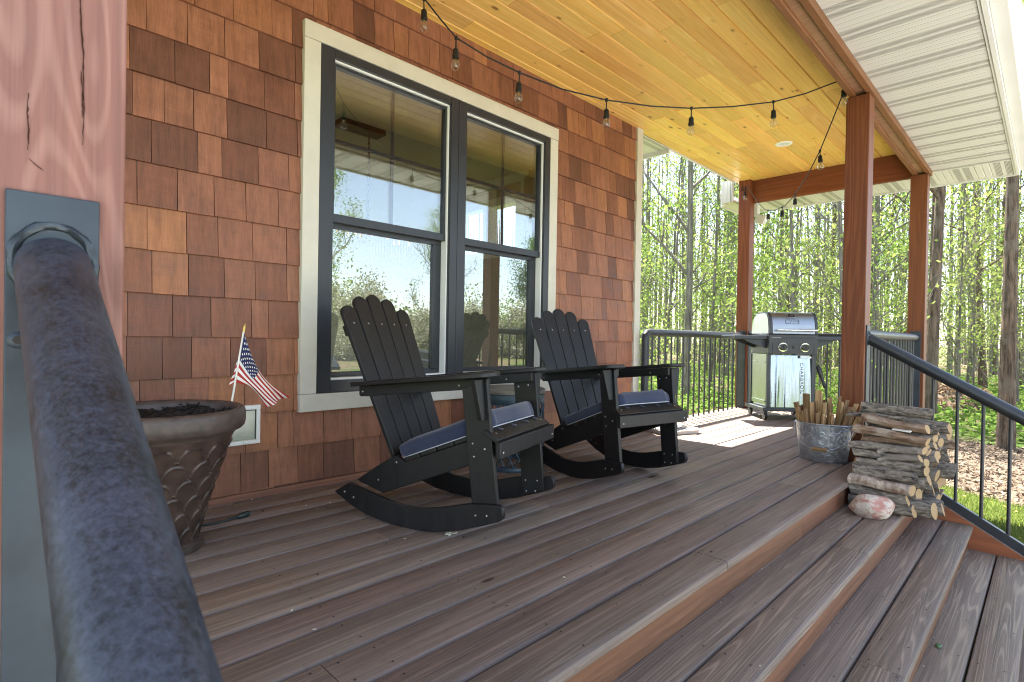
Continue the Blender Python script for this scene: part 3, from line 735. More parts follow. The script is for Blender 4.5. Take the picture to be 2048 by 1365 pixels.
def stair_rail(x, z0, yend, label, pipe, ybars, zoff, near=False):
    t = thing('stair_railing', label, 'railing', (x, .5, -.3), group='pipe handrails of the steps')
    r = .0385 if near else .037
    def zc(y): return z0 - .585 * (.9 - y)
    m = MB(); m.tube([(x, .893, zc(.893)), (x, .5, zc(.5)), (x, yend, zc(yend))], r, 40 if near else 20); m.build('handrail', M[pipe], t, angle=30)
    m = MB(); m.tube([(x + 1.04 * r * math.cos(q), .8915, zc(.9) + 1.2 * r * math.sin(q)) for q in [k * math.pi / 16 for k in range(32)]], .0055, 8, close=True, jit=.25); m.build('weld', M['weld'], t)
    m = MB(); pw = .0455
    m.box(x - pw, x + pw, .892, .8985, .0 if not near else -.05, z0 + .085)
    if near:
        m.disc((x - .033, .8915, .796), (0, -1, 0), .0105, 20, .003, mi=1); m.disc((x - .033, .8884, .796), (0, -1, 0), .0055, 6, mi=2)
    m.build('mounting_plate', [M['plate'], M['plate'], M['nail']], t, bevel=.0012)
    def zb(y): return -.112 - .585 * (.5 - y) - .033
    for y in ybars:
        m = MB(); m.tube([(x, y, zb(y)), (x, y, zc(y) - .03)], .0098, 10); m.build('baluster', M['steel'], t)
    m = MB(); ya, yb = .87, yend
    m.prism([(x - .019, ya, zb(ya) + .031), (x - .019, yb, zb(yb) + .031), (x - .019, yb, zb(yb) - .031), (x - .019, ya, zb(ya) - .031)], (.038, 0, 0)); m.build('bottom_rail', M['steel'], t, bevel=.003)
    return t
stair_rail(4.364, .848, -.30, 'black pipe handrail sloping down the far side of the steps behind the firewood', 'steel', [.781 - .123 * k for k in range(9)], 0)
stair_rail(.0785, .893, -.02, 'mottled blue grey steel pipe handrail sloping down past the camera, nearest thing in view', 'pipe', [.72, .60, .48, .36, .24], 0, True)

# ------------------------------------------------------------------ rocking chairs (local: x forward, y from the near side to the far side, z up)
CW = .53
def make_chair(label, loc, rz):
    t = thing('rocking_chair', label, 'rocking chair', loc, R(rz), 'black slatted rocking chairs on the deck', local=True)
    PM = [M['poly'], M['screw']]
    def xz(mb, poly, y0, th): mb.prism([(x, y0, z) for x, z in poly], (0, th, 0))
    rock = [(-.862, .098), (-.80, .068), (-.752, .046), (-.668, .020), (-.562, .005), (-.48, .001), (-.407, .0), (-.301, .011), (-.193, .036), (-.091, .071), (-.02, .098), (-.004, .108), (.002, .125), (.000, .143), (-.006, .156), (-.018, .162),
            (-.149, .149), (-.20, .136), (-.248, .123), (-.30, .109), (-.358, .098), (-.415, .093), (-.473, .092), (-.52, .096), (-.563, .102), (-.625, .115), (-.695, .129), (-.777, .147)]
    def screw(mb, x, y, z, nrm): mb.disc((x, y, z), nrm, .0050, 10, .0028, mi=1)
    for near in (1, 0):
        ys = 0.0 if near else CW - .022
        m = MB(); xz(m, rock, ys, .022); yo = -.0002 if near else ys - .0002
        for x, z in ((-.80, .104), (-.747, .087), (-.121, .108), (-.071, .114)): screw(m, x, yo, z, (0, -1, 0))
        m.build('rocker', PM, t, bevel=.003)
    for near in (1, 0):
        ys = .0225 if near else CW - .0445
        m = MB(); xz(m, [(-.206, .600), (-.094, .646), (-.040, .098), (-.148, .060)] if not near else [(-.206, .600), (-.094, .646), (-.036, .15), (-.150, .14)], ys, .0215)
        pts = ((-.153, .383), (-.097, .367), (-.146, .332)) if near else ((-.130, .31), (-.075, .14), (-.135, .135), (-.083, .09), (-.13, .085), (-.18, .575), (-.13, .585))
        for x, z in pts: screw(m, x, ys - .0002, z, (0, -1, 0))
        m.build('leg', PM, t, bevel=.003)
    rail = [(-.775, .150), (-.66, .226), (-.600, .262), (-.575, .277), (-.548, .286), (-.500, .262), (-.09, .424), (-.036, .396), (-.034, .342), (-.167, .293), (-.333, .227), (-.619, .113)]
    for near in (1, 0):
        ys = .0450 if near else CW - .067
        m = MB(); xz(m, rail, ys, .022)
        for x, z in ((-.548, .257), (-.647, .168)): screw(m, x, ys - .0002, z, (0, -1, 0))
        m.build('side_rail', PM, t, bevel=.003)
    for near in (1, 0):                                              # arm board, rounded at the front
        c = .0225 if near else CW - .0225; sgn = -1 if near else 1
        out = [(-.770, .030), (-.40, .055), (-.20, .072), (-.085, .072), (-.062, .062), (-.050, .040)]; inn = [(-.050, -.035), (-.062, -.052), (-.085, -.060), (-.20, -.060), (-.40, -.048), (-.770, -.030)]
        def az(x): return .577 + (x + .766) * .108
        m = MB(); P = [(x, c + sgn * o, az(x)) for x, o in out + inn]; m.prism(P, (-.002, 0, .0205))
        m.build('arm', PM, t, bevel=.004)
        m = MB(); ys = .0455 if near else CW - .0665
        xz(m, [(-.766, az(-.766) - .001), (-.766, az(-.766) - .040), (-.757, az(-.757) - .048), (-.10, az(-.10) - .045), (-.10, az(-.1) - .001)], ys, .021)
        yo = ys - .0003
        for x in (-.745, -.235): screw(m, x, yo, az(x) - .026, (0, -1, 0))
        m.build('arm_support', PM, t, bevel=.003)
        m = MB(); yo = .022 if near else CW - .022
        P = [(-.128, yo, .6435), (-.128, yo + sgn * .066, .6435), (-.112, yo + sgn * .034, .483), (-.112, yo, .483)]
        m.prism(P, (.021, 0, .0)); m.build('arm_bracket', PM, t, bevel=.002)
    m = MB(); m.obox((-.748, CW / 2, .551), (.011, 0, 0), (0, .197, 0), (0, 0, .022)); m.build('back_crosspiece', PM, t, bevel=.003)
    # fanned back slats
    dirv = Vector((-.3946, 0, .9188)); nrm = Vector((.9188, 0, .3946)); base = Vector((-.618, 0, .376)) - dirv * .115
    tops = [.735, .788, .806, .788, .735]
    for i in range(5):
        k = i - 2; L = tops[i] - .0
        yb_, yt_ = CW / 2 + k * .0805, CW / 2 + k * .0985; wb, wt = .0375, .0462
        pts = [(yb_ - wb, 0), (yb_ + wb, 0)]; cy = yt_; R0 = wt
        for q in range(0, 9):
            a = math.pi * q / 8; pts.append((cy + R0 * math.cos(a), L - R0 * .9 + R0 * .9 * math.sin(a)))
        m = MB(); m.prism([base + dirv * w_ + Vector((0, y_, 0)) for y_, w_ in pts], nrm * -.020)
        screw(m, *(base + dirv * .645 + Vector((0, yb_ + (yt_ - yb_) * .645 / L, 0)) + nrm * .0003), nrm)
        m.build('back_slat', PM, t, bevel=.003)
    m = MB(); c = base + dirv * .62 - nrm * .0325; m.obox(c + Vector((0, CW / 2, 0)), nrm * .0115, (0, .225, 0), dirv * .026); m.build('back_brace', PM, t, bevel=.003)
    # seat
    sl = Vector((1, 0, .396)).normalized(); sn = Vector((-.396, 0, 1)).normalized()
    for i in range(5):
        c = Vector((-.462 + i * .0835, CW / 2, .277 + i * .0835 * .396)) + sn * .0115
        m = MB(); m.obox(c, sl * .0415, (0, CW / 2 - .046, 0), sn * .0100); m.build('seat_slat', PM, t, bevel=.003)
    m = MB(); a = Vector((-.092, 0, .447)); b = Vector((-.028, 0, .412)); d_ = (b - a).normalized(); n_ = Vector((-d_.z, 0, d_.x)); n_ = n_ if n_.z > 0 else -n_
    m.obox((a + b) / 2 + Vector((0, CW / 2, 0)) - n_ * .010, d_ * ((b - a).length / 2), (0, CW / 2 - .012, 0), n_ * .010)
    for yq in (.05, CW - .05): m.disc((a + b) / 2 + Vector((0, yq, 0)) + n_ * .0002, n_, .005, 8, .002, mi=1)
    m.build('seat_slat', PM, t, bevel=.003)
    m = MB(); m.box(-.0330, -.0120, -.004, CW + .004, .340, .404)
    for yq in (.022, CW - .022): screw(m, -.0118, yq, .362, (1, 0, 0))
    m.build('apron', PM, t, bevel=.003)
    # cushion: a thing of its own lying on the seat
    return t
def make_cushion(chair, label):
    t = thing('seat_cushion', label, 'cushion', chair.location, chair.rotation_euler[2], 'navy seat cushions', local=True)
    sl = Vector((1, 0, .394)).normalized(); sn = Vector((-.394, 0, 1)).normalized()
    C0 = Vector((-.313, CW / 2, .3765)) ; a, b, h = .250, .217, .037
    rr = random.Random(5 if 'nearer' in label else 9)
    ph = [rr.uniform(0, 6) for _ in range(6)]
    m = MB(); nu, nv = 72, 22
    def sp(c, e): return math.copysign(abs(c) ** e, c)
    V = []
    def fn(u, v):
        th = 2 * math.pi * u; fi = math.pi * (v - .5)
        cx = sp(math.cos(th), .16) * sp(math.cos(fi), .24); cy = sp(math.sin(th), .16) * sp(math.cos(fi), .24); cz = sp(math.sin(fi), .50)
        front = max(0, cx) ** 2
        wob = .004 * math.sin(cy * 17 + ph[0]) * abs(cx) + .003 * math.sin(cx * 19 + ph[1]) * abs(cy)
        crown = .007 * (1 - cx * cx) * (1 - cy * cy) if cz > 0 else 0
        hh = h * (1 + .60 * front ** 2 * (cz > 0))
        return C0 + sl * (a * cx + wob) + Vector((0, b * cy + wob * .6, 0)) + sn * (hh * cz + .012 + crown + .0035 * math.sin(cx * 31 + 7 * cy + ph[3]) * max(0, 1 - abs(cz)) + .0025 * math.sin(cx * 6 - 15 * cy + ph[4]) * (cz > 0) + .003 * math.sin(cy * 11 + ph[2]) * (cz > 0))
    m.grid(fn, nu, nv); m.build('cushion_body', M['navy'], t, angle=180)
    m = MB(); pts = []
    for k in range(64):
        th = 2 * math.pi * k / 64; pts.append(C0 + sl * ((a + .001) * sp(math.cos(th), .22)) + Vector((0, (b + .001) * sp(math.sin(th), .22), 0)) + sn * (-.016))
    m.tube(pts, .0024, 6, close=True); m.build('piping', M['piping'], t)
    m = MB()
    for yq in (.09, .21, .33, .43):
        q = C0 + sl * (a - .004) + sn * -.022 + Vector((0, yq - CW / 2, 0)); m.tube([q, q + Vector((.008, .006, -.006)), q + Vector((.014, .020, -.010)), q + Vector((.006, .030, -.008))], [.002, .0032, .0028, .001], 6)
    m.build('tie', M['navy'], t)
    return t
ch1 = make_chair('black rocking chair nearer the planter, with a navy cushion, turned a little to the right', (1.452, 1.477, 0), -72)
ch2 = copy_tree(ch1); ch2.location = (2.423, 1.584, 0); ch2.rotation_euler = (0, 0, R(-101.5))
ch2['label'] = 'black rocking chair beyond the lattice table, nearer the grill, with a navy cushion'
cu1 = make_cushion(ch1, 'navy cushion tied to the seat of the nearer rocking chair')
cu2 = make_cushion(ch2, 'navy cushion tied to the seat of the farther rocking chair')

# ------------------------------------------------------------------ lattice table between the chairs
tb = thing('lattice_table', 'round blue grey metal drum table with lattice sides between the rocking chairs', 'side table', (2.45, 2.42, 0))
TC = (2.45, 2.42, 0)
m = MB(); m.lathe([(0, .492), (.196, .492), (.206, .486), (.208, .474), (.204, .462), (.0, .460)], TC, 48); m.build('table_top', M['tin_top'], tb)
m = MB(); m.lathe([(.200, .458), (.203, .44), (.203, .405), (.198, .398), (.194, .41), (.194, .455)], TC, 48); m.build('apron_band', M['tin_blue'], tb)
m = MB(); NS = 22
for k in range(NS):
    for sg in (1, -1):
        pts = [(TC[0] + .197 * math.cos(2 * math.pi * (k + sg * .5 * q / 2.2) / NS), TC[1] + .197 * math.sin(2 * math.pi * (k + sg * .5 * q / 2.2) / NS), .02 + .38 * q / 14) for q in range(15)]
        m.tube(pts, .0048 if sg > 0 else .0044, 5, caps=False)
for k in range(NS):
    for q in range(7):
        an = 2 * math.pi * (k + (0 if q % 2 == 0 else .5)) / NS; 
        m.disc((TC[0] + .2015 * math.cos(an), TC[1] + .2015 * math.sin(an), .02 + .0597 * q), (math.cos(an), math.sin(an), 0), .007, 6, .003)
m.build('lattice', M['tin_blue'], tb)
m = MB(); m.lathe([(.190, .0), (.206, .0), (.208, .012), (.203, .024), (.192, .024)], TC, 48); m.build('base_ring', M['tin_blue'], tb)
m = MB(); m.obox((2.455, 2.30, .501), (.030, .012, 0), (-.008, .018, 0), (0, 0, .0085)); o = m.build('small_tin', M['bronze'], None, bevel=.004, loc=(2.455, 2.30, .4925)); tag(o, 'small dark tin lying on the round lattice table', 'tin')

# ------------------------------------------------------------------ planter
PC = (.515, 2.335, 0)
pot = thing('planter', 'large brown flared planter pot with a raised fish scale pattern and bare soil', 'planter', PC)
def pr_(z): return .118 + (.250 - .118) * (z / .45) ** 1.25       # wall radius by height
NSC = 14; ROWS = 6
def relief(th, z):
    if z < .035 or z > .40: return 0.0
    v = (z - .03) / .062; a = th / (2 * math.pi) * NSC
    best = 0
    for i in range(0, ROWS + 1):
        vt = i + 1.0; aa = (a + .5 * (i % 2)) % 1.0 - .5
        bnd = vt - 1.35 * (1 - math.sqrt(max(0, 1 - (2 * aa) ** 2)))
        if v <= bnd + .12:
            dd = bnd - v
            return .0050 * math.exp(-(dd / .060) ** 2) + .0022 * max(0, 1 - dd / 1.2)
    return 0.0
prof = []
m = MB(); nz, nt = 150, 300; V = []; F = []
zs = [.03 + (.43 - .03) * i / nz for i in range(nz + 1)]
for z_ in zs:
    for j in range(nt):
        th = 2 * math.pi * j / nt; q = pr_(z_) + relief(th, z_); V.append((PC[0] + q * math.cos(th), PC[1] + q * math.sin(th), z_))
for i in range(nz):
    for j in range(nt): F.append([i * nt + j, i * nt + (j + 1) % nt, (i + 1) * nt + (j + 1) % nt, (i + 1) * nt + j])
m.add(V, F, smooth=True); m.build('pot_body', M['pot'], pot, angle=60)
m = MB(); m.lathe([(.243, .425), (.250, .440), (.270, .446), (.279, .456), (.282, .475), (.282, .505), (.277, .520), (.266, .526), (.254, .522), (.248, .505), (.240, .44)], PC, 72); m.build('rim', M['potdust'], pot, angle=60)
m = MB(); m.lathe([(0, .0), (.140, .0), (.144, .006), (.142, .024), (.128, .030), (.112, .045)], PC, 56); m.build('foot', M['potdust'], pot)
m = MB(); N_ = 46
def sfn(u, v):
    r_, th = .246 * v, 2 * math.pi * u
    hgt = .482 + .016 * math.sin(7 * th + 9 * v) * v + .010 * math.sin(23 * th + 31 * v) * v + .022 * math.exp(-((r_ * math.cos(th) - .09) ** 2 + (r_ * math.sin(th) - .1) ** 2) / .006)
    return (PC[0] + r_ * math.cos(th), PC[1] + r_ * math.sin(th), hgt)
m.grid(sfn, 72, 18)
for k in range(260):
    r_, th = .235 * math.sqrt(rng.random()), rng.uniform(0, 6.28); c = sfn(th / 6.2832, r_ / .246); q = rng.uniform(.003, .011)
    v1 = Vector((rng.uniform(-1, 1), rng.uniform(-1, 1), rng.uniform(-.6, .6))).normalized() * q; v2 = v1.cross(Vector((rng.uniform(-1, 1), .3, 1))).normalized() * q * .6
    m.obox(Vector(c) + Vector((0, 0, .002)), v1, v2, v1.cross(v2).normalized() * q * .4)
m.build('soil', M['soil'], pot, angle=180)
# small flag stuck in the soil
fl = thing('stick_flag', 'small American stick flag planted in the soil of the brown planter', 'flag', (.773, 2.40, .47))
b0, b1 = Vector((.772, 2.40, .470)), Vector((.8225, 2.40, .815))
m = MB(); m.tube([b0, b1], .0042, 10); m.build('stick', M['stickw'], fl)
m = MB(); ax_ = (b1 - b0).normalized(); m.tube([b1 + ax_ * q for q in (-.002, .004, .008, .014, .024, .034)], [.0055, .0068, .005, .0066, .0045, .0006], 10); m.build('finial', M['gold'], fl)
HT, HB = Vector((.8225, 2.3945, .806)), Vector((.7935, 2.3945, .600)); FT, FBm = Vector((1.001, 2.372, .531)), Vector((.915, 2.385, .489))
def flagp(u, v):                                                   # u along the fly, v from the top stripe down
    e = u * u * .35 + u * .65
    P = (HT * (1 - v) + HB * v) * (1 - u) + (FT * (1 - v) + FBm * v) * u
    sagx = -.030 * math.sin(math.pi * u) * (1 - v) + .020 * math.sin(math.pi * u) * v
    P = P + Vector((sagx * .8 + .012 * math.sin(math.pi * u) * math.sin(6.0 * v), -.018 * math.sin(3.0 * v * math.pi + 1.6 * u) * u ** .6 - .010 * math.sin(9 * u + 5 * v) * u, -.034 * math.sin(math.pi * u) * (1 - v) ** .5 + .025 * math.sin(math.pi * u) * v))
    return P
m = MB(); NU, NV = 40, 39
def fmi(u, v):
    if u < .41 and v < 7 / 13: return 2
    return 0 if int(v * 13) % 2 == 0 else 1
m.grid(flagp, NU, NV, mifn=fmi)
for rw in range(9):                                                # stars lie on the canton as raised appliques
    for cc in range(6 if rw % 2 == 0 else 5):
        u0 = .41 * ((cc + .5) / 6 if rw % 2 == 0 else (cc + 1) / 6); v0 = (7 / 13) * (rw + .6) / 9.3
        for off in (-.0010, .0010):
            poly = []
            for q in range(10):
                rr_ = .021 if q % 2 == 0 else .0085; an = math.pi / 2 + q * math.pi / 5
                p = flagp(u0 + rr_ * math.cos(an), v0 - rr_ * 1.25 * math.sin(an)); p.y += off; poly.append(p)
            m.add(poly, [list(range(10))], mi=1)
m.build('flag_cloth', [M['fl_red'], M['fl_white'], M['fl_blue']], fl, angle=180)
m = MB()
def fold(u, v):                                                    # the tail of cloth wrapped behind the stick
    P = HT.lerp(HB, .42 + .58 * v); return P + Vector((-.019 * u * (.25 + v), .010 + .004 * math.sin(v * 9), -.012 * u))
m.grid(fold, 4, 26, mifn=lambda u, v: (2 if v < .2 else (1 if int((v - .2) * 9) % 2 == 0 else 0)))
m.build('flag_fold', [M['fl_red'], M['fl_white'], M['fl_blue']], fl, angle=180)
# cord with plug lying on the deck
cd = thing('power_cord', 'dark power cord with a two prong plug lying on the deck beside the planter', 'cord', (.78, 2.49, 0))
m = MB(); m.tube([(.44, 2.66, .006), (.56, 2.60, .006), (.66, 2.52, .006), (.72, 2.487, .006), (.78, 2.482, .007), (.842, 2.490, .010)], .0048, 8); m.build('cable', M['cord'], cd)
m = MB(); m.tube([(.838, 2.4895, .010), (.848, 2.491, .011), (.872, 2.494, .013), (.886, 2.496, .013)], [.008, .013, .0145, .012], 8); m.build('plug', M['cord'], cd)
m = MB()
for q in (-.006, .006): m.obox((.897, 2.4975 + q, .013), (.011, .0015, 0), (-.0001, .0008, 0), (0, 0, .003))
m.build('prong', M['screw'], cd)

# ------------------------------------------------------------------ grill (local: x along the front left to right, y depth to the back, z up)
gr = thing('gas_grill', 'stainless and charcoal two burner gas grill on casters in the far corner of the porch', 'grill', (5.842, 2.098, 0), R(-47), local=True)
GW0, GW1 = .015, .503
def lid_prof(): return [(-.042, .892), (-.040, .95), (-.030, 1.02), (-.012, 1.070), (.014, 1.103), (.050, 1.117), (.11, 1.120), (.26, 1.116), (.33, 1.085), (.385, 1.02), (.405, .95), (.408, .892)]
m = MB(); LP = lid_prof()
m.prism([(.045, y, z) for y, z in LP], (.428, 0, 0)); lid = m.build('lid', M['stainless'], gr, bevel=.002, angle=50)
m = MB()
for x0 in (GW0, .4735): m.prism([(x0, y * 1.012 - .0005, .892 + (z - .892) * 1.012) for y, z in LP], (.0295, 0, 0))
m.build('lid_end', M['char'], gr, bevel=.004)
m = MB(); m.prism([(GW0 - .0045, y * .93 + .018, .8925 + (z - .892) * .94) for y, z in LP], (.004, 0, 0)); m.build('lid_side', M['galv_panel'], gr)
m = MB(); m.tube([(.075, -.086, .930), (.475, -.086, .930)], .0105, 14)
for x in (.10, .45): m.tube([(x, -.041, .930), (x, -.086, .930)], .007, 8)
m.build('lid_handle', M['chrome'], gr)
def lid_y(z):
    for (ya, za), (yb, zb) in zip(LP[:-1], LP[1:]):
        if za <= z <= zb: return ya + (yb - ya) * (z - za) / (zb - za)
    return -.04
m = MB()
def onlid(x, z, d=.002): return Vector((x, lid_y(z) - d, z))
c0 = (onlid(.24, 1.075)); up_ = (onlid(.24, 1.085) - onlid(.24, 1.065)).normalized(); nn = Vector((0, -up_.z, up_.y))
m.obox(c0 + nn * .004, (.042, 0, 0), up_ * .024, nn * .004); gb = m.build('thermometer', M['stainless'], gr, bevel=.003)
m = MB(); m.obox(c0 + nn * .0092, (.032, 0, 0), up_ * .017, nn * .001); m.obox(c0 + nn * .0106 + up_ * -.004, (.018, 0, 0), up_ * .002, nn * .0003, mi=1); m.build('dial', [M['black_plastic'], M['letter_pale']], gb)
m = MB()                                                            # the maker's mark: an open C, a slash and a square B
def stroke(pts, wd=.0048):
    for (xa, za), (xb, zb) in zip(pts[:-1], pts[1:]):
        A, B = onlid(xa, za, .001), onlid(xb, zb, .001); d = (B - A); L_ = d.length; d.normalize(); n2 = Vector((0, -1, 0)); sd = d.cross(n2).normalized()
        m.obox((A + B) / 2, d * (L_ / 2 + wd * .5), sd * (wd / 2), n2 * .0012)
zt_, zm_, zb_ = 1.036, 1.016, .996
stroke([(.222, zt_ - .004), (.218, zt_), (.186, zt_), (.180, zt_ - .006), (.180, zb_ + .006), (.186, zb_), (.214, zb_)])
stroke([(.240, zt_), (.222, zb_)]); stroke([(.240, zt_), (.262, zt_)])
stroke([(.262, zt_), (.305, zt_), (.312, zt_ - .006), (.312, zm_ + .005), (.307, zm_), (.258, zm_)]); stroke([(.307, zm_), (.314, zm_ - .005), (.314, zb_ + .006), (.308, zb_), (.240, zb_)])
m.build('lettering', M['letter'], gr)
m = MB(); m.prism([(GW0 - .004, -.030, .680), (GW0 - .004, -.044, .884), (GW0 - .004, .40, .884), (GW0 - .004, .40, .680)], (.496, 0, 0)); m.build('control_panel', M['char'], gr, bevel=.006)
def py(z): return -.030 - .014 * (z - .68) / .204
m = MB()
for k in range(20):
    x = .152 + k * .0162; m.obox((x, py(.852) - .0008, .852), (.0026, 0, 0), (0, .0004, 0), (.004, 0, .0125))
m.build('vent_slots', M['black_plastic'], gr)
m = MB()
for k in range(11): m.obox((.040 + k * .0085, py(.853) - .0008, .853), (.003, 0, 0), (0, .0003, 0), (0, 0, .0022))
m.build('small_print', M['letter_pale'], gr)
m = MB()
for (xa, xb, za, zb) in ((.05, .47, .818, .820), (.05, .052, .692, .818), (.468, .47, .692, .818)): m.box(xa, xb, py(.75) - .004, py(.75) - .0012, za, zb)
m.build('panel_border', M['black_plastic'], gr)
for x in (.153, .376):
    m = MB(); K = Vector((x, py(.754), .754))
    for rr_, d0, d1, mi in ((.047, 0, .010, 0), (.035, .010, .034, 1)):
        n = 28; ring = [K + Vector((rr_ * math.cos(2 * math.pi * j / n), 0, rr_ * math.sin(2 * math.pi * j / n))) for j in range(n)]
        m.prism([p + Vector((0, -d0, 0)) for p in ring], (0, -(d1 - d0), 0), mi=mi)
    m.obox(K + Vector((0, -.036, .004)), (.006, 0, 0), (0, .004, 0), (0, 0, .030), mi=1)
    m.build('knob', [M['chrome'], M['black_plastic']], gr, bevel=.002)
m = MB(); m.disc((.262, py(.757) - .001, .757), (0, -1, 0), .016, 20, .004); m.build('igniter_button', M['black_plastic'], gr)
for nm, xa, xb in (('side_shelf', -.325, GW0 - .006), ('side_shelf', .501, .838)):
    m = MB(); m.box(xa, xb, -.012, .395, .832, .873); m.build(nm, M['char'], gr, bevel=.006)
m = MB(); m.prism([(GW0 - .006, .03, .831), (-.21, .03, .831), (-.16, .03, .80), (GW0 - .006, .03, .74)], (0, .012, 0)); m.prism([(GW0 - .006, .33, .831), (-.21, .33, .831), (-.16, .33, .80), (GW0 - .006, .33, .74)], (0, .012, 0)); m.prism([(.501, .03, .831), (.72, .03, .831), (.66, .03, .80), (.501, .03, .74)], (0, .012, 0)); m.build('shelf_bracket', M['char'], gr)
for xa, ya in ((.012, -.012), (.462, -.012), (.012, .40), (.462, .40)):
    m = MB(); m.box(xa, xa + .034, ya, ya + .034, .126, .679); m.build('cart_leg', M['char'], gr, bevel=.002)
for xx in (.020, .486):
    m = MB(); m.box(xx, xx + .004, .0235, .398, .15, .678); m.box(xx - .009, xx - .001, .05, .37, .175, .195); m.box(xx - .009, xx - .001, .05, .37, .59, .60); m.build('side_panel', M['galv_panel'], gr, bevel=.001)
m = MB(); m.box(-.027, .545, -.022, .46, .090, .1255); m.build('bottom_shelf', M['char'], gr, bevel=.004)
m = MB(); m.prism([(.0475, -.0205, .132), (.0475, -.012, .132), (.0475, .016, .672), (.0475, -.0205 + .030, .672)], (.4125, 0, 0)); gd = m.build('door', M['door'], gr, bevel=.003)
m = MB(); m.box(.345, .455, -.016, .0075, .643, .662); m.box(.335, .3445, -.012, .0075, .643, .672, mi=1); m.build('door_pull', [M['vinyl'], M['black_plastic']], gr, bevel=.002)
def text(name, body, size, mat, parent, mtx, ext=.0006, sx=1.0):
    cv = bpy.data.curves.new(name, 'FONT'); cv.body = body; cv.size = size; cv.extrude = ext; cv.align_x = 'LEFT'; cv.space_character = 1.08
    o = bpy.data.objects.new(name, cv); COL.objects.link(o); cv.materials.append(mat); o.parent = parent
    bpy.context.view_layer.update(); dg = bpy.context.evaluated_depsgraph_get(); me = bpy.data.meshes.new_from_object(o.evaluated_get(dg)); bpy.data.objects.remove(o); bpy.data.curves.remove(cv)
    o = bpy.data.objects.new(name, me); COL.objects.link(o); o.parent = parent
    if not me.materials: me.materials.append(mat)
    o.matrix_local = mtx @ Matrix.Diagonal((sx, 1, 1, 1)); return o
# reads downwards: text x axis -> -z, text y axis -> +x, normal -> -y
text('lettering', 'CHARBROIL', .046, M['letter'], gr, Matrix(((0, 1, 0, .352), (-.0556, 0, -1, .0043), (-1, 0, .0556, .60), (0, 0, 0, 1))), .0006, 1.22)
for (x, y) in ((.0, .0), (.03, .44), (.50, .0), (.50, .44)):
    m = MB(); n = 16; K = Vector((x, y, .036))
    for sx_ in (-.013, .004):
        ring = [K + Vector((sx_, .036 * math.cos(2 * math.pi * j / n), .036 * math.sin(2 * math.pi * j / n))) for j in range(n)]; m.prism(ring, (.009, 0, 0))
    m.obox(K + Vector((0, 0, .034)), (.017, 0, 0), (0, .020, 0), (0, 0, .018)); m.build('caster', M['black_plastic'], gr, bevel=.002)

# ------------------------------------------------------------------ bucket of kindling
BC = Vector((4.170, 1.105, 0)); BA = R(96)                          # long axis of the oval, roughly across the view
bk = thing('metal_bucket', 'oval galvanized bucket with embossed scrolls and a wire bail, full of kindling', 'bucket', BC)
def oval(prof, mb, n=56, mi=0):
    V = []
    ca, sa = math.cos(BA), math.sin(BA)
    for (ra, rb, z_) in prof:
        for j in range(n):
            th = 2 * math.pi * j / n; x, y = ra * math.cos(th), rb * math.sin(th); V.append((BC.x + x * ca - y * sa, BC.y + x * sa + y * ca, z_))
    mb.add(V, [[i * n + j, i * n + (j + 1) % n, (i + 1) * n + (j + 1) % n, (i + 1) * n + j] for i in range(len(prof) - 1) for j in range(n)], mi=mi, smooth=True)
    return V
m = MB(); oval([(.0, .0, .012), (.130, .078, .012), (.138, .086, .0), (.143, .089, .004), (.158, .100, .12), (.172, .110, .255), (.168, .106, .255), (.150, .094, .10), (.135, .083, .014)], m); m.build('bucket_body', M['galv'], bk, angle=60)
m = MB(); ca, sa = math.cos(BA), math.sin(BA)
m.tube([(BC.x + .174 * math.cos(q) * ca - .112 * math.sin(q) * sa, BC.y + .174 * math.cos(q) * sa + .112 * math.sin(q) * ca, .256) for q in [k * 2 * math.pi / 48 for k in range(48)]], .0052, 8, close=True); m.build('rim', M['galv'], bk)
m = MB(); pts = []
E1 = BC + Vector((.180 * ca, .180 * sa, .245)); E2 = BC - Vector((.180 * ca, .180 * sa, -.245)); fw = Vector((-sa, ca, 0)); fw = fw if fw.x < 0 else -fw
for k in range(25):
    q = k / 24; P = E1.lerp(E2, .5 - .5 * math.cos(math.pi * q)); s_ = math.sin(math.pi * q); P = P + fw * (.150 * s_) + Vector((0, 0, -.155 * s_)); pts.append(P)
m.tube(pts, .0030, 6); hb = m.build('bail', M['galv'], bk)
i0, i1 = 10, 14; m = MB(); A, B = pts[i0], pts[i1]
m.tube([A, A.lerp(B, .08), A.lerp(B, .5), A.lerp(B, .92), B], [.008, .012, .0125, .012, .008], 12); m.build('grip', M['kindling'], hb)
kl = ['broad pale split stick standing tall at the back of the kindling', 'thin split stick leaning left in the bucket', 'square split stick with a clean pale face', 'dark edged split stick in the middle of the bucket']
spots = [(-.145, .01, .385, -.06), (-.118, -.035, .315, -.07), (-.125, .05, .36, -.05), (-.10, .0, .445, -.02), (-.078, -.05, .35, -.05), (-.055, .03, .40, .0), (-.05, -.04, .345, .05), (-.025, .05, .47, -.03), (-.012, -.03, .395, .04),
         (.005, -.062, .325, .01), (.015, .03, .425, .03), (.035, -.045, .335, .02), (.05, .05, .44, .06), (.062, -.02, .405, .08), (.085, .03, .42, .09), (.095, -.045, .385, .12), (.115, .02, .40, .13), (.135, -.01, .37, .16), (.14, .03, .35, .15)]
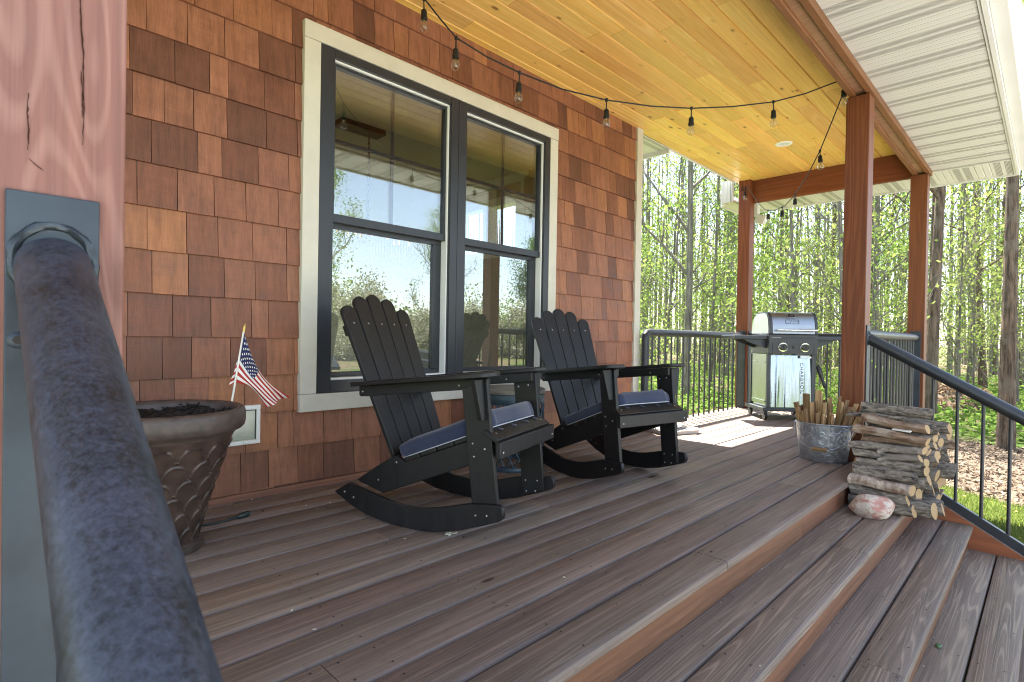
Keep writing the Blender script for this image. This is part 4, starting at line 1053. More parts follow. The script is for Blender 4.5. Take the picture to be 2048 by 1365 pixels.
LAB = ['broad pale split stick at the left end of the bucket', 'short split stick low at the front left of the kindling', 'reddish split stick behind the left end of the bucket', 'wide flat split stick, tallest of the left half of the kindling',
       'narrow split stick in front of the wide flat one', 'split stick with a square top left of the poker', 'curved splintery stick at the front middle of the kindling', 'tallest split stick, standing beside the poker', 'pale sharp edged stick just right of the middle',
       'short blocky pale stick at the bucket front', 'brown split stick right behind the short blocky one', 'stubby stick low at the front of the bucket', 'tall leaning stick right of the poker', 'pale thin stick leaning to the right', 'greyish split stick leaning right',
       'grey barked stick leaning over the right rim', 'splintery stick leaning toward the cedar post', 'frayed stick at the right end of the bucket', 'short frayed stick behind the right end of the bucket']
LAB += ['%s split stick packed among the kindling' % q for q in ('slender brown', 'knotty', 'pale ragged', 'thin dark', 'broad brown', 'twisted', 'small pale', 'grey weathered', 'reddish thin', 'blunt ended', 'rough edged', 'narrow straight')]
spots += [(-.135, -.02, .35, -.05), (-.105, -.05, .33, -.04), (-.09, .045, .37, -.03), (-.065, .0, .39, -.02), (-.035, -.055, .33, .0), (-.015, .055, .41, .0), (.025, .0, .39, .03), (.045, -.06, .32, .03), (.07, .045, .41, .05), (.08, -.055, .345, .06), (.105, -.02, .38, .09), (.12, .045, .39, .10)]
for i, (u, v, h, ln) in enumerate(spots):
    A = BC + Vector((-u * .80 * abs(ca) * 0 - u * .82 * 0, 0, 0)); axu = Vector((-ca, -sa, 0)); axu = axu if axu.y < 0 else -axu   # +u runs to the picture's right
    axv_ = Vector((sa, -ca, 0)); axv_ = axv_ if axv_.x > 0 else -axv_
    lo = BC + axu * (u * .72) + axv_ * (v * .75) + Vector((0, 0, .02)); hi = BC + axu * (u + ln * .55) + axv_ * (v * 1.0 + rng.uniform(-.01, .01)) + Vector((0, 0, h))
    d = (hi - lo).normalized(); wv = rng.uniform(.010, .017) if i not in (0, 3, 7) else .021; tv = rng.uniform(.006, .012)
    an = rng.uniform(-.8, .8); s1 = (axu * math.cos(an) + axv_ * math.sin(an)); s1 = (s1 - d * s1.dot(d)).normalized(); s2 = d.cross(s1)
    m = MB(); prof = [(-wv, -tv), (wv * rng.uniform(.6, 1), -tv * rng.uniform(.6, 1.1)), (wv, tv * rng.uniform(.2, 1)), (rng.uniform(-.3, .5) * wv, tv * 1.15), (-wv * .9, tv * rng.uniform(.3, .9))]
    n = len(prof); nseg = 7; V = []
    for k in range(nseg + 1):
        q = k / nseg; c = lo.lerp(hi, q) + s1 * (.004 * math.sin(3 * q + i)); tw = .25 * (q - .5) * rng.uniform(.8, 1.2)
        for (a_, b_) in prof:
            ju = rng.uniform(.90, 1.08); V.append(c + s1 * (a_ * ju) + s2 * (b_ * ju) + (d * rng.uniform(-.009, .009) if k == nseg else Vector((0, 0, 0))))
    # local axes so that the grain runs along the stick
    F = [[k * n + j, k * n + (j + 1) % n, (k + 1) * n + (j + 1) % n, (k + 1) * n + j] for k in range(nseg) for j in range(n)] + [list(range(n - 1, -1, -1)), list(range(nseg * n, nseg * n + n))]
    m.add(V, F); o = m.build('kindling_stick', M['kindling'], None, angle=20, loc=lo); tag(o, LAB[i], 'kindling', 'kindling in the metal bucket')
pk = thing('fire_poker', 'fire poker with a black handle standing in the kindling', 'poker', BC)
axu = Vector((-ca, -sa, 0)); axu = axu if axu.y < 0 else -axu
p0 = BC + axu * .055 + Vector((0.02, 0, .03)); p1 = BC + axu * -.005 + Vector((.03, 0, .50)); dd = (p1 - p0).normalized(); p2 = BC + axu * -.055 + Vector((.03, 0, .650))
m = MB(); m.tube([p0, p1], .0042, 8); m.build('rod', M['pokerblk'], pk)
m = MB(); m.tube([p1.lerp(p2, q) for q in (-.05, .0, .12, .25, .5, .75, .95, 1.0)], [.006, .012, .0125, .009, .0135, .0165, .016, .009], 12); m.build('handle', M['pokerblk'], pk)

# ------------------------------------------------------------------ firewood: every log is a thing
LG = 'firewood logs stacked on the steps'
def log(x, z, r, y0, y1, mat, label, bend=.0, dz=0.0, dx=0.0, ends='logend', fork=None, flat=1.0, taper=.9):
    n = 18; k = 12; L = y0 - y1; V = []; m = MB()
    ph = [rng.uniform(0, 6.28) for _ in range(5)]; er = [rng.uniform(.9, 1.1) for _ in range(n)]
    for i in range(k + 1):
        q = i / k; cx = dx * (q - .5) + bend * math.sin(math.pi * q + ph[0] * .2); cz = dz * (q - .5) + bend * .8 * math.sin(2.2 * math.pi * q + ph[1]); rr_ = r * (1 + (taper - 1) * q)
        for j in range(n):
            th = 2 * math.pi * j / n; w_ = 1 + .06 * math.sin(2 * th + ph[2]) + .05 * math.sin(3 * th + ph[3] + 1.5 * q) + .035 * math.sin(5 * q * 6 + th * 2 + ph[4])
            tilt = .010 * math.cos(th + ph[1]) if i in (0, k) else 0
            V.append((L * q + tilt, cx + rr_ * w_ * er[j] * math.cos(th), cz + rr_ * w_ * flat * math.sin(th)))
    F = [[i * n + j, (i + 1) * n + j, (i + 1) * n + (j + 1) % n, i * n + (j + 1) % n] for i in range(k) for j in range(n)]
    rv = rng.random(); m.add(V, F, rv, 0, True); m.add(V[:n], [list(range(n))], rv, 1); m.add(V[-n:], [list(range(n - 1, -1, -1))], rv, 1)
    if fork:
        q0 = V[n * 6]; c = Vector((L * .55, 0, r * .1)); m.tube([c + Vector((L * .10, 0, -.2 * r)), c, c + Vector((-L * .12, -r * .8, -r * .9)), c + Vector((-L * .17, -r * 1.2, -r * 1.25))], [r * .8, r * .75, r * .6, r * .5], 10, rv, 0, capmi=1)
    me = m.build('firewood_log', [M[mat], M[ends]], None, angle=50)
    me.location = (x, y0, z); me.rotation_euler = (0, 0, R(-90))      # local x runs along the log, outwards from the deck
    tag(me, label, 'log', LG); return me
front = [  # x, z, r, y_left, y_right, bark, label
    (3.668, -.108, .036, .822, .520, 'bark_rough', 'dark log hidden behind the pink rock, at the bottom of the pile', .0, 0, 0),
    (3.664, -.050, .030, .822, .548, 'bark_grey', 'dark grey log one above the bottom log at the front of the pile', .003, -.014, 0),
    (3.655, .014, .033, .822, .527, 'bark_birch', 'pale pinkish birch log with peeling bark at the front of the pile', .003, -.012, 0),
    (3.690, .073, .037, .822, .512, 'bark_rough', 'thick dark furrowed log just above the birch log', .004, .004, 0),
    (3.700, .127, .021, .812, .505, 'bark_grey', 'straight slim grey log above the thick furrowed one', .003, .012, 0),
    (3.715, .167, .022, .820, .503, 'bark_grey', 'crooked grey log under the forked one', .007, .016, 0),
    (3.735, .212, .024, .842, .487, 'bark_grey', 'forked grey log with a cut off side branch', .006, .016, 0),
    (3.790, .245, .020, .800, .490, 'bark_brown', 'dark brown log in the shadow under the smooth grey log', .004, .010, 0),
    (3.760, .286, .026, .832, .478, 'bark_brown', 'smooth pale grey brown log tapering to its left end', .004, -.030, 0),
    (3.800, .345, .029, .792, .486, 'bark_brown', 'reddish brown log with smooth bark second from the top', .006, -.030, 0),
    (3.840, .378, .018, .892, .60, 'bark_rough', 'flat dark slab of bark sticking out left near the top', .004, .004, 0),
    (3.880, .415, .034, .830, .480, 'bark_rough', 'thick deeply furrowed log on top of the pile', .0, -.006, 0)]
for a in front:
    log(a[0], a[1], a[2], a[3], a[4], a[5], a[6], a[7], a[8], a[9], fork='forked' in a[6], flat=.8 if 'slab' in a[6] else 1)
log(3.735, -.094, .050, .800, .440, 'bark_rough', 'thickest log, lowest of the pile, poking out right of the pink rock', .0, -.012, 0)
big = [(3.82, -.100, .046, .81, .425, 'bark_rough', 'thick bark covered log at the bottom right of the pile'), (3.92, -.098, .045, .81, .405, 'bark_grey', 'log with a pale cut end lowest at the right of the pile'),
       (4.02, -.096, .045, .8, .44, 'bark_grey', None), (4.12, -.1, .044, .8, .45, 'bark_rough', None), (4.22, -.1, .044, .8, .45, 'bark_grey', None),
       (3.755, -.004, .042, .81, .530, 'bark_grey', 'log with a broad pale round cut end right of the dark grey front log'), (3.845, .000, .042, .81, .50, 'bark_grey', None), (3.94, .002, .043, .81, .48, 'bark_rough', None), (4.04, .0, .044, .8, .46, 'bark_grey', None), (4.14, .0, .042, .8, .47, 'bark_brown', None), (4.24, .0, .042, .8, .44, 'bark_grey', None),
       (3.745, .070, .030, .81, .500, 'bark_grey', 'thin log with a pale leaning cut end right of the birch log'), (3.82, .082, .036, .81, .49, 'bark_rough', None), (3.905, .088, .040, .8, .48, 'bark_grey', None), (4.00, .092, .046, .8, .465, 'bark_grey', None), (4.115, .10, .056, .78, .395, 'bark_rough', 'thick grey log sticking out farthest right in the middle of the pile'), (4.235, .09, .042, .8, .43, 'bark_grey', None),
       (3.785, .150, .033, .8, .48, 'bark_rough', None), (3.86, .160, .034, .8, .485, 'bark_grey', None), (3.94, .170, .036, .8, .46, 'bark_grey', None), (4.02, .180, .036, .8, .47, 'bark_brown', None), (4.19, .185, .040, .8, .44, 'bark_grey', None),
       (3.775, .215, .028, .8, .47, 'bark_grey', None), (3.84, .228, .030, .8, .465, 'bark_grey', None), (3.91, .240, .032, .8, .47, 'bark_brown', None), (3.985, .25, .034, .8, .45, 'bark_grey', None), (4.07, .255, .036, .8, .45, 'bark_rough', None), (4.16, .265, .034, .8, .43, 'bark_grey', None), (4.24, .27, .034, .8, .42, 'bark_brown', None),
       (3.805, .278, .028, .8, .475, 'bark_grey', None), (3.875, .293, .030, .8, .48, 'bark_rough', None), (3.945, .308, .030, .8, .46, 'bark_grey', None), (4.02, .318, .033, .8, .455, 'bark_grey', None), (4.10, .330, .035, .8, .45, 'bark_grey', 'short cut log end facing right under the top row'), (4.20, .340, .034, .8, .43, 'bark_grey', None),
       (3.835, .345, .026, .8, .48, 'bark_grey', None), (3.90, .358, .028, .8, .47, 'bark_grey', None), (3.97, .372, .030, .8, .46, 'bark_brown', None), (4.05, .388, .034, .8, .455, 'bark_grey', None), (4.14, .40, .034, .8, .44, 'bark_rough', None), (4.22, .41, .034, .8, .44, 'bark_grey', None),
       (3.885, .415, .030, .80, .455, 'bark_rough', 'dark blunt log end sticking out right below the top log'), (3.955, .435, .032, .8, .47, 'bark_grey', None)]
for (x, z, r, ya, yb_, mat, lb) in big:
    log(x + rng.uniform(-.005, .005), -.146 + (z + .146) * .83, r * .90, ya + rng.uniform(-.02, .012), yb_ + rng.uniform(-.02, .02), mat, lb or 'grey barked log inside the firewood pile showing little but its cut end', .003, rng.uniform(-.01, .01), rng.uniform(-.012, .012))
cp = MB(); cp.obox((3.765, .600, .317), (.006, .045, .001), (.012, -.002, .002), (0, 0, .003)); o = cp.build('wood_chip', M['stickw'], None, bevel=.002, loc=(3.765, .600, .314)); tag(o, 'pale chip of bark lying on the upper logs', 'wood chip')
# rock
bmr = bmesh.new(); bmesh.ops.create_icosphere(bmr, subdivisions=4, radius=1)
from mathutils import noise as mn
for v in bmr.verts:
    p = v.co.copy(); d = 1 + .16 * mn.noise(p * 1.3 + Vector((3, 1, 7))) + .05 * mn.noise(p * 4)
    for nv, lim in ((Vector((.3, -.2, .93)), .80), (Vector((-.8, -.5, .3)), .86), (Vector((.75, -.6, .2)), .82), (Vector((-.2, .8, .5)), .85), (Vector((-.3, -.9, -.25)), .88)):
        nv = nv.normalized(); q = p.dot(nv) * d
        if q > lim: d *= 1 - (q - lim) / max(q, .01) * .85
    v.co = p * d
me = bpy.data.meshes.new('rock'); bmr.to_mesh(me); bmr.free(); me.materials.append(M['rock'])
for p_ in me.polygons: p_.use_smooth = True
rk = bpy.data.objects.new('rock', me); COL.objects.link(rk); rk.scale = (.080, .108, .066); rk.location = (3.535, .690, -.086); rk.rotation_euler = (R(-8), R(4), R(8)); tag(rk, 'rounded pink and white rock in front of the firewood on the upper step', 'rock')

# ------------------------------------------------------------------ small things on the floor
tr = thing('tray', 'shallow white tray of grey pebbles on the deck behind the farther rocking chair', 'tray', (4.40, 2.36, 0))
m = MB(); RA = R(-20)
def rrect(a, b, r, n=6):
    out = []
    for (sx, sy, q0) in ((1, 1, 0), (-1, 1, 90), (-1, -1, 180), (1, -1, 270)):
        for k in range(n + 1):
            q = R(q0 + 90 * k / n); out.append((sx * (a - r) + r * math.cos(q), sy * (b - r) + r * math.sin(q)))
    return out
def ring(a, b, r, z): return [(4.40 + x * math.cos(RA) - y * math.sin(RA), 2.36 + x * math.sin(RA) + y * math.cos(RA), z) for x, y in rrect(a, b, r)]
rings = [ring(.19, .14, .05, .001), ring(.205, .155, .06, .030), ring(.212, .162, .06, .034), ring(.212, .162, .06, .030 + .006), ring(.198, .148, .055, .034), ring(.186, .136, .05, .008)]
n = len(rings[0]); V = [p for r_ in rings for p in r_]; F = [[i * n + j, i * n + (j + 1) % n, (i + 1) * n + (j + 1) % n, (i + 1) * n + j] for i in range(len(rings) - 1) for j in range(n)] + [list(range((len(rings) - 1) * n, len(rings) * n))]
m.add(V, F); m.build('tray_body', M['tray'], tr)
m = MB()
for k in range(70):
    x, y = rng.uniform(-.17, .17), rng.uniform(-.12, .12); q = rng.uniform(.007, .016); c = Vector((4.40 + x * math.cos(RA) - y * math.sin(RA), 2.36 + x * math.sin(RA) + y * math.cos(RA), .012))
    m.lathe([(0, -q * .6), (q * .8, -q * .3), (q, .1 * q), (q * .7, q * .5), (0, q * .7)], c, 8, sx=rng.uniform(.8, 1.2), ang=rng.uniform(0, 6))
o = m.build('pebbles', M['stone'], tr); o['kind'] = 'stuff'
m = MB(); c = Vector((2.842, .311, -.435)); m.add([c + Vector(p) for p in ((-.024, -.004, 0), (-.008, -.012, .004), (.014, -.010, .003), (.026, .002, .001), (.012, .010, .006), (-.010, .009, .005), (-.004, 0, .001), (.01, 0, .001))], [[0, 1, 6], [1, 2, 7, 6], [2, 3, 7], [3, 4, 7], [4, 5, 6, 7], [5, 0, 6]])
o = m.build('fallen_leaf', M['leafgreen'], None, loc=c); o.modifiers.new('thick', 'SOLIDIFY').thickness = .0006; tag(o, 'small green leaf lying on the edge of a lower step', 'leaf')
m = MB()
for k in range(9):
    c = Vector((1.40 + rng.uniform(-.03, .03), 1.735 + rng.uniform(-.012, .012), .003)); q = rng.uniform(.004, .009); a = rng.uniform(0, 6)
    m.obox(c, (q * math.cos(a), q * math.sin(a), rng.uniform(-.003, .003)), (-q * .5 * math.sin(a), q * .5 * math.cos(a), 0), (0, 0, .0015))
o = m.build('fallen_petals', M['petal'], None, loc=(1.4, 1.735, 0)); tag(o, 'scatter of pale petals on the deck under the nearer rocker', 'petals', kind='stuff')
m = MB()
for k in range(90):
    st = rng.choice([0, 1, 2]); x = rng.uniform(1.5, 4.3); yq = .830 - RUN * st + .018 - rng.uniform(.0, .010)
    if rng.random() < .25: yq = rng.uniform(.1, .8); st = 0 if yq > .83 else (0 if yq > .577 else (1 if yq > .323 else 2))
    zq = -RISE * (st + 1) + .003; q = rng.uniform(.0010, .0030)
    m.lathe([(0, -q * .7), (q, 0), (0, q * .8)], (x, yq, zq), 6, sx=1.2, ang=rng.uniform(0, 6), mi=0 if rng.random() < .5 else 1)
o = m.build('grit', [M['tray'], M['stone']], None, loc=(2.5, .4, -.2)); tag(o, 'loose grit and seeds in the corners of the steps', 'grit', kind='stuff')

m = MB()
for k in range(150):
    x = rng.uniform(.4, 6.6); yq = 2.77 - abs(rng.gauss(0, .25)) - .02 if rng.random() < .5 else rng.uniform(.9, 2.6); q = rng.uniform(.0015, .006); a = rng.uniform(0, 6)
    m.obox((x, yq, .0028), (q * math.cos(a), q * math.sin(a), rng.uniform(-.0008, .0008)), (-q * .45 * math.sin(a), q * .45 * math.cos(a), 0), (0, 0, .0008), mi=rng.choice([0, 0, 1, 2]))
o = m.build('deck_debris', [M['bark_brown'], M['petal'], M['nail']], None, loc=(3, 2, 0)); tag(o, 'bits of bark, petals and dirt blown across the deck boards', 'debris', kind='stuff')

# ------------------------------------------------------------------ string lights
st = thing('string_lights', 'black string of clear glass bulbs draped under the pine ceiling to the far post', 'string lights', (3.4, 1.5, 2.4))
cab = [(1.40, 2.38, 2.74), (1.50, 2.33, 2.63), (1.617, 2.274, 2.508), (1.693, 2.239, 2.425), (1.771, 2.203, 2.345), (1.927, 2.132, 2.279), (2.092, 2.057, 2.232), (2.325, 1.95, 2.188), (2.579, 1.834, 2.176), (2.846, 1.712, 2.190), (3.118, 1.588, 2.226), (3.404, 1.457, 2.288), (3.708, 1.318, 2.374), (3.956, 1.204, 2.474), (4.196, 1.055, 2.600), (4.235, 1.030, 2.585)]
cab2 = [(4.235, 1.03, 2.585), (4.225, 1.040, 2.53), (4.405, 1.154, 2.415), (4.602, 1.286, 2.278), (4.828, 1.438, 2.168), (5.087, 1.611, 2.092), (5.325, 1.771, 2.066), (5.654, 1.992, 2.106), (5.908, 2.162, 2.192), (6.177, 2.343, 2.35), (6.483, 2.548, 2.585), (6.655, 2.665, 2.692), (6.660, 2.68, 2.60), (6.668, 2.70, 2.70), (6.655, 2.73, 2.63), (6.66, 2.69, 2.66)]
m = MB(); m.tube(cab + cab2[1:], .0042, 8, jit=.08); m.build('cable', M['socket'], st)
def bulb(p, drop=.045, tilt=(0, 0)):
    p = Vector(p); m = MB(); d = Vector((tilt[0], tilt[1], -1)).normalized(); a = p + d * drop
    m.tube([p + d * -.012, p + d * .004], .0085, 8); m.tube([p, a], .0036, 6)
    m.tube([a + d * q for q in (-.006, .0, .008, .030, .034, .048, .050)], [.005, .012, .0150, .0155, .0175, .0170, .012], 14)
    so = m.build('socket', M['socket'], st)
    g = MB(); P = [a + d * q for q in (.046, .056, .068, .082, .094, .103, .108, .110)]; g.tube(P, [.0115, .0130, .0185, .0222, .0205, .0140, .0070, .0008], 20); g.build('bulb', M['bulb'], so, angle=180)
    f = MB(); f.tube([a + d * .048, a + d * .058], .005, 8); q = a + d * .075
    f.tube([a + d * .056, q + Vector((.006, 0, .004)), q + Vector((.006, 0, -.012)), q + Vector((-.006, 0, -.014)), q + Vector((-.006, 0, .004)), a + d * .056], .0010, 5); f.build('filament', M['filament'], so)
for p in ((1.617, 2.274, 2.500), (1.771, 2.203, 2.340), (2.092, 2.057, 2.228), (2.579, 1.834, 2.172), (3.118, 1.588, 2.222), (3.708, 1.318, 2.370), (4.225, 1.045, 2.575), (4.602, 1.286, 2.272), (5.087, 1.611, 2.090), (5.400, 1.820, 2.068), (5.800, 2.092, 2.150), (6.650, 2.672, 2.655)): bulb(p, .052 if p[0] < 4 else .035, (rng.uniform(-.05, .05), rng.uniform(-.05, .05)))

# ------------------------------------------------------------------ ground
def gh(x, y):
    far = max(0.0, min(1.0, (x - 9.5) / 6))
    return GZ + far * (.10 * mn.noise(Vector((x * .16, y * .16, 3))) + .03 * mn.noise(Vector((x * .6, y * .6, 5)))) + .0
m = MB(); xs = [-400, -150, -60, -30, -15, -8, -4, 0, 2, 4, 6] + [7 + .75 * i for i in range(46)] + [45, 55, 75, 120, 220, 400]; ys = [-400, -150, -70, -40, -25, -15] + [-10 + 1.0 * i for i in range(42)] + [36, 45, 60, 90, 160, 400]
V = [(x, y, gh(x, y)) for y in ys for x in xs]; nx = len(xs)
m.add(V, [[j * nx + i, j * nx + i + 1, (j + 1) * nx + i + 1, (j + 1) * nx + i] for j in range(len(ys) - 1) for i in range(nx - 1)], smooth=True)
g = m.build('ground', M['ground'], None, angle=180); tag(g, 'lawn by the steps running into the leafy wood floor', 'ground', kind='structure')
m = MB(); m.prism([(-7, -9.5, GZ + .004), (16, -9.5, GZ + .004), (16, -1.0, GZ + .004), (-7, -1.0, GZ + .004)], (0, 0, .02))  # unseen slab, added to bounce sunlight up to the porch ceiling
M['concrete'] = plain('reflector_concrete', (.42, .40, .37), .85, 0, .2, .1, 3, .3, 80, .003)
dv = m.build('reflector', M['concrete'], None); tag(dv, 'unseen pale concrete slab added before the steps to bounce sunlight onto the porch', 'reflector', kind='structure')
# mulch bed along the wood edge
edge = [(7.35, -2.6), (7.1, -1.2), (7.0, -.1), (7.25, .5), (7.7, 1.1), (8.2, 1.9), (8.6, 3.2), (11.0, 4.0), (11.6, 2.6), (11.3, 1.4), (11.1, .4), (11.2, -1.0), (11.5, -2.6)]
m = MB(); c = (9.3, .4, GZ + .035); m.add([c] + [(x, y, GZ + .006) for x, y in edge], [[0, 1 + i, 1 + (i + 1) % len(edge)] for i in range(len(edge))], smooth=True)
mb_ = m.build('mulch_bed', M['mulch_bed'], None, angle=180); tag(mb_, 'bed of brown wood mulch between the lawn and the trees', 'mulch bed', kind='structure')
nr = np.random.default_rng(11)
def inpoly(X, Y, poly):
    ins = np.zeros(len(X), bool); n = len(poly)
    for i in range(n):
        x1, y1 = poly[i]; x2, y2 = poly[(i + 1) % n]
        c = ((y1 > Y) != (y2 > Y)) & (X < (x2 - x1) * (Y - y1) / (y2 - y1 + 1e-9) + x1); ins ^= c
    return ins
def quads(P, s, nrm_up=None, aspect=.55):
    """leaf quads (rhombs) at P with random orientation"""
    n = len(P); a = nr.normal(size=(n, 3)); a /= np.linalg.norm(a, axis=1)[:, None]
    b = nr.normal(size=(n, 3))
    if nrm_up is not None: a[:, 2] *= nrm_up; b[:, 2] *= nrm_up; a /= np.linalg.norm(a, axis=1)[:, None]
    b -= a * (a * b).sum(1)[:, None]; b /= np.linalg.norm(b, axis=1)[:, None]
    s = np.asarray(s)[:, None] if np.ndim(s) else s
    V = np.stack([P - a * s, P - b * s * aspect + a * s * .1, P + a * s, P + b * s * aspect + a * s * .1], 1).reshape(-1, 3)
    return V, np.arange(n * 4).reshape(n, 4)
def scatter(name, P, s, mat, up=None, aspect=.55, rnd=None, parent=None):
    V, F = quads(P, s, up, aspect); return np_mesh(name, V, F, nr.random(len(P)) if rnd is None else rnd, mat, parent)
X = nr.uniform(6.9, 11.6, 30000); Y = nr.uniform(-2.6, 4.0, 30000); k = inpoly(X, Y, edge); X, Y = X[k], Y[k]
o = scatter('mulch_chips', np.stack([X, Y, GZ + .022 + nr.uniform(0, .028, len(X))], 1), nr.uniform(.012, .036, len(X)), M['mulch'], .35, .4); tag(o, 'loose wood chips of the mulch bed', 'mulch', kind='stuff')
# lawn grass near the steps
def blades(name, X, Y, H, mat, w=.0035):
    n = len(X); th = nr.uniform(0, 6.28, n); H = np.asarray(H); ln = nr.uniform(.1, .7, n) * H; a2 = nr.uniform(0, 6.28, n)
    B = np.stack([X, Y, np.full(n, GZ)], 1); d = np.stack([np.cos(th) * w, np.sin(th) * w, np.zeros(n)], 1)
    T = B + np.stack([np.cos(a2) * ln, np.sin(a2) * ln, H], 1)
    V = np.stack([B - d, B + d, T], 1).reshape(-1, 3); return np_mesh(name, V, np.arange(n * 3).reshape(n, 3), nr.random(n), mat)
N = 90000; X = nr.uniform(4.45, 8.6, N); Y = nr.uniform(-1.6, 2.4, N); k = ~inpoly(X, Y, edge) & ~((X < 6.95) & (Y > .80)); X, Y = X[k], Y[k]
o = blades('lawn_grass', X, Y, nr.uniform(.025, .065, len(X)), M['grass']); tag(o, 'short green lawn grass beside the porch steps', 'grass', kind='stuff')
N = 200; X = nr.uniform(4.6, 8.0, N); Y = nr.uniform(-1.2, 1.2, N); k = ~inpoly(X, Y, edge) & ~((X < 6.95) & (Y > .80)); X, Y = X[k], Y[k]
M['dandelion'] = plain('dandelion_yellow', (.62, .42, .03), .7)
o = scatter('dandelions', np.stack([X, Y, np.full(len(X), GZ + .06)], 1), .012, M['dandelion'], .2, 1.0); tag(o, 'yellow dandelion flowers dotted in the lawn', 'dandelions', kind='stuff')

# ------------------------------------------------------------------ trees
def tree_data(seed, H, r0, first, nb, leaves, lsize, lean=0.0, spread=1.0, clump=.35, fork=None, low=0):
    r_ = random.Random(seed); m = MB(); tips = []
    pts = []; ax, ay = r_.uniform(-1, 1), r_.uniform(-1, 1)
    for i in range(13):
        q = i / 12; pts.append(Vector((lean * H * q + ax * .012 * H * math.sin(2.6 * q + ay * 3) , ay * .012 * H * math.sin(3.1 * q + ax * 4), H * q)))
    rad = [r0 * (1.35 if i == 0 else (1.08 if i == 1 else 1)) * (1 - .88 * (i / 12) ** 1.1) for i in range(13)]
    pts[0].z = -.15
    m.tube(pts, rad, 9, caps=False, jit=.05)
    def at(h):
        q = h / H * 12; i = min(11, int(q)); return pts[i].lerp(pts[i + 1], q - i), rad[i] + (rad[i + 1] - rad[i]) * (q - i)
    def branch(p, d, L, r, depth):
        n = 5; P = [p]; d = d.normalized(); c = p.copy()
        for i in range(n):
            d = (d + Vector((r_.uniform(-.22, .22), r_.uniform(-.22, .22), r_.uniform(-.05, .25)))).normalized(); c = c + d * (L / n); P.append(c.copy())
        m.tube(P, [max(.004, r * (1 - .8 * i / n)) for i in range(n + 1)], 5 if depth == 0 else 3, caps=False)
        for i in range(1 if depth else 2, n + 1): tips.append((P[i], clump * (1 if depth == 0 else .8)))
        if depth < 2:
            for k in range(3 if depth == 0 else 2):
                i = r_.randint(1, n); dd = (d + Vector((r_.uniform(-1, 1), r_.uniform(-1, 1), r_.uniform(-.2, .7)))).normalized(); branch(P[i], dd, L * r_.uniform(.35, .6), r * .45, depth + 1)
    for k in range(nb):
        h = H * (first + (1 - first) * ((k + r_.random()) / nb) * .97); p, rr_ = at(h); a = r_.uniform(0, 6.28)
        up = .45 + .9 * (h / H); L = H * r_.uniform(.09, .19) * spread * (1.15 - .6 * h / H)
        branch(p, Vector((math.cos(a), math.sin(a), up)), L, min(rr_ * .55, .012 + .016 * L), 0)
    if fork:
        for (h, a, L, up) in fork:
            p, rr_ = at(h); branch(p, Vector((math.cos(a), math.sin(a), up)), L, rr_ * .62, 0)
    T = np.array([t[0][:] for t in tips]); C = np.array([t[1] for t in tips]); rn = np.random.default_rng(seed)
    wgt = rn.random(len(T)) ** 1.6 + .06; wgt /= wgt.sum(); idx = rn.choice(len(T), leaves, p=wgt)
    P = T[idx] + rn.normal(size=(leaves, 3)) * C[idx][:, None] * np.array([1, 1, .6])
    if low:                                                          # sprouts along the trunk and on its foot
        Pl = np.stack([rn.normal(0, .55, low), rn.normal(0, .55, low), rn.uniform(.2, H * .45, low)], 1); P = np.concatenate([P, Pl])
    P[:, 2] = np.maximum(P[:, 2], .1)
    return m, P, rn.uniform(lsize * .55, lsize * 1.25, len(P))
def make_tree(name, label, cat, group, loc, rz, data, bark_m, leaf_m, scale=1.0, rnd=None):
    m, P, S = data
    t = thing(name, label, cat, loc, rz, group, local=True); t.scale = (scale,) * 3
    m.build('trunk', M[bark_m], t, angle=180)
    scatter('crown', P, S, M[leaf_m], None, .62, rnd, t)
    return t
D2 = Vector((1, 0, 0))
def polar(az, d): return (d * math.cos(R(az)), d * math.sin(R(az)))
x, y = polar(2.55, 10.8)
make_tree('big_tree', 'thick trunked tree with rough flaking bark standing in the mulch bed at the right', 'tree', None, (x, y, gh(x, y)), .4, tree_data(3, 15, .092, .26, 12, 1500, .075, .010), 'tree_bark_brown', 'leaf_yellow')
x, y = polar(6.9, 14.5)
make_tree('slim_tree', 'slim tree with reddish brown bark just right of the outer far corner post', 'tree', None, (x, y, gh(x, y)), 1.4, tree_data(5, 14, .085, .25, 12, 1300, .075), 'tree_bark_brown', 'leaf_spring')
x, y = polar(27.4, 15.0)
make_tree('forked_tree', 'grey tree forking high up between the house corner and the post left of the grill', 'tree', None, (x, y, gh(x, y)), 0, tree_data(8, 13, .105, .62, 8, 1500, .07, fork=[(4.3, 2.4, 3.4, 1.1), (5.5, -.6, 3.0, 1.0), (3.2, 1.9, 2.8, .9)]), 'tree_bark', 'leaf_spring')
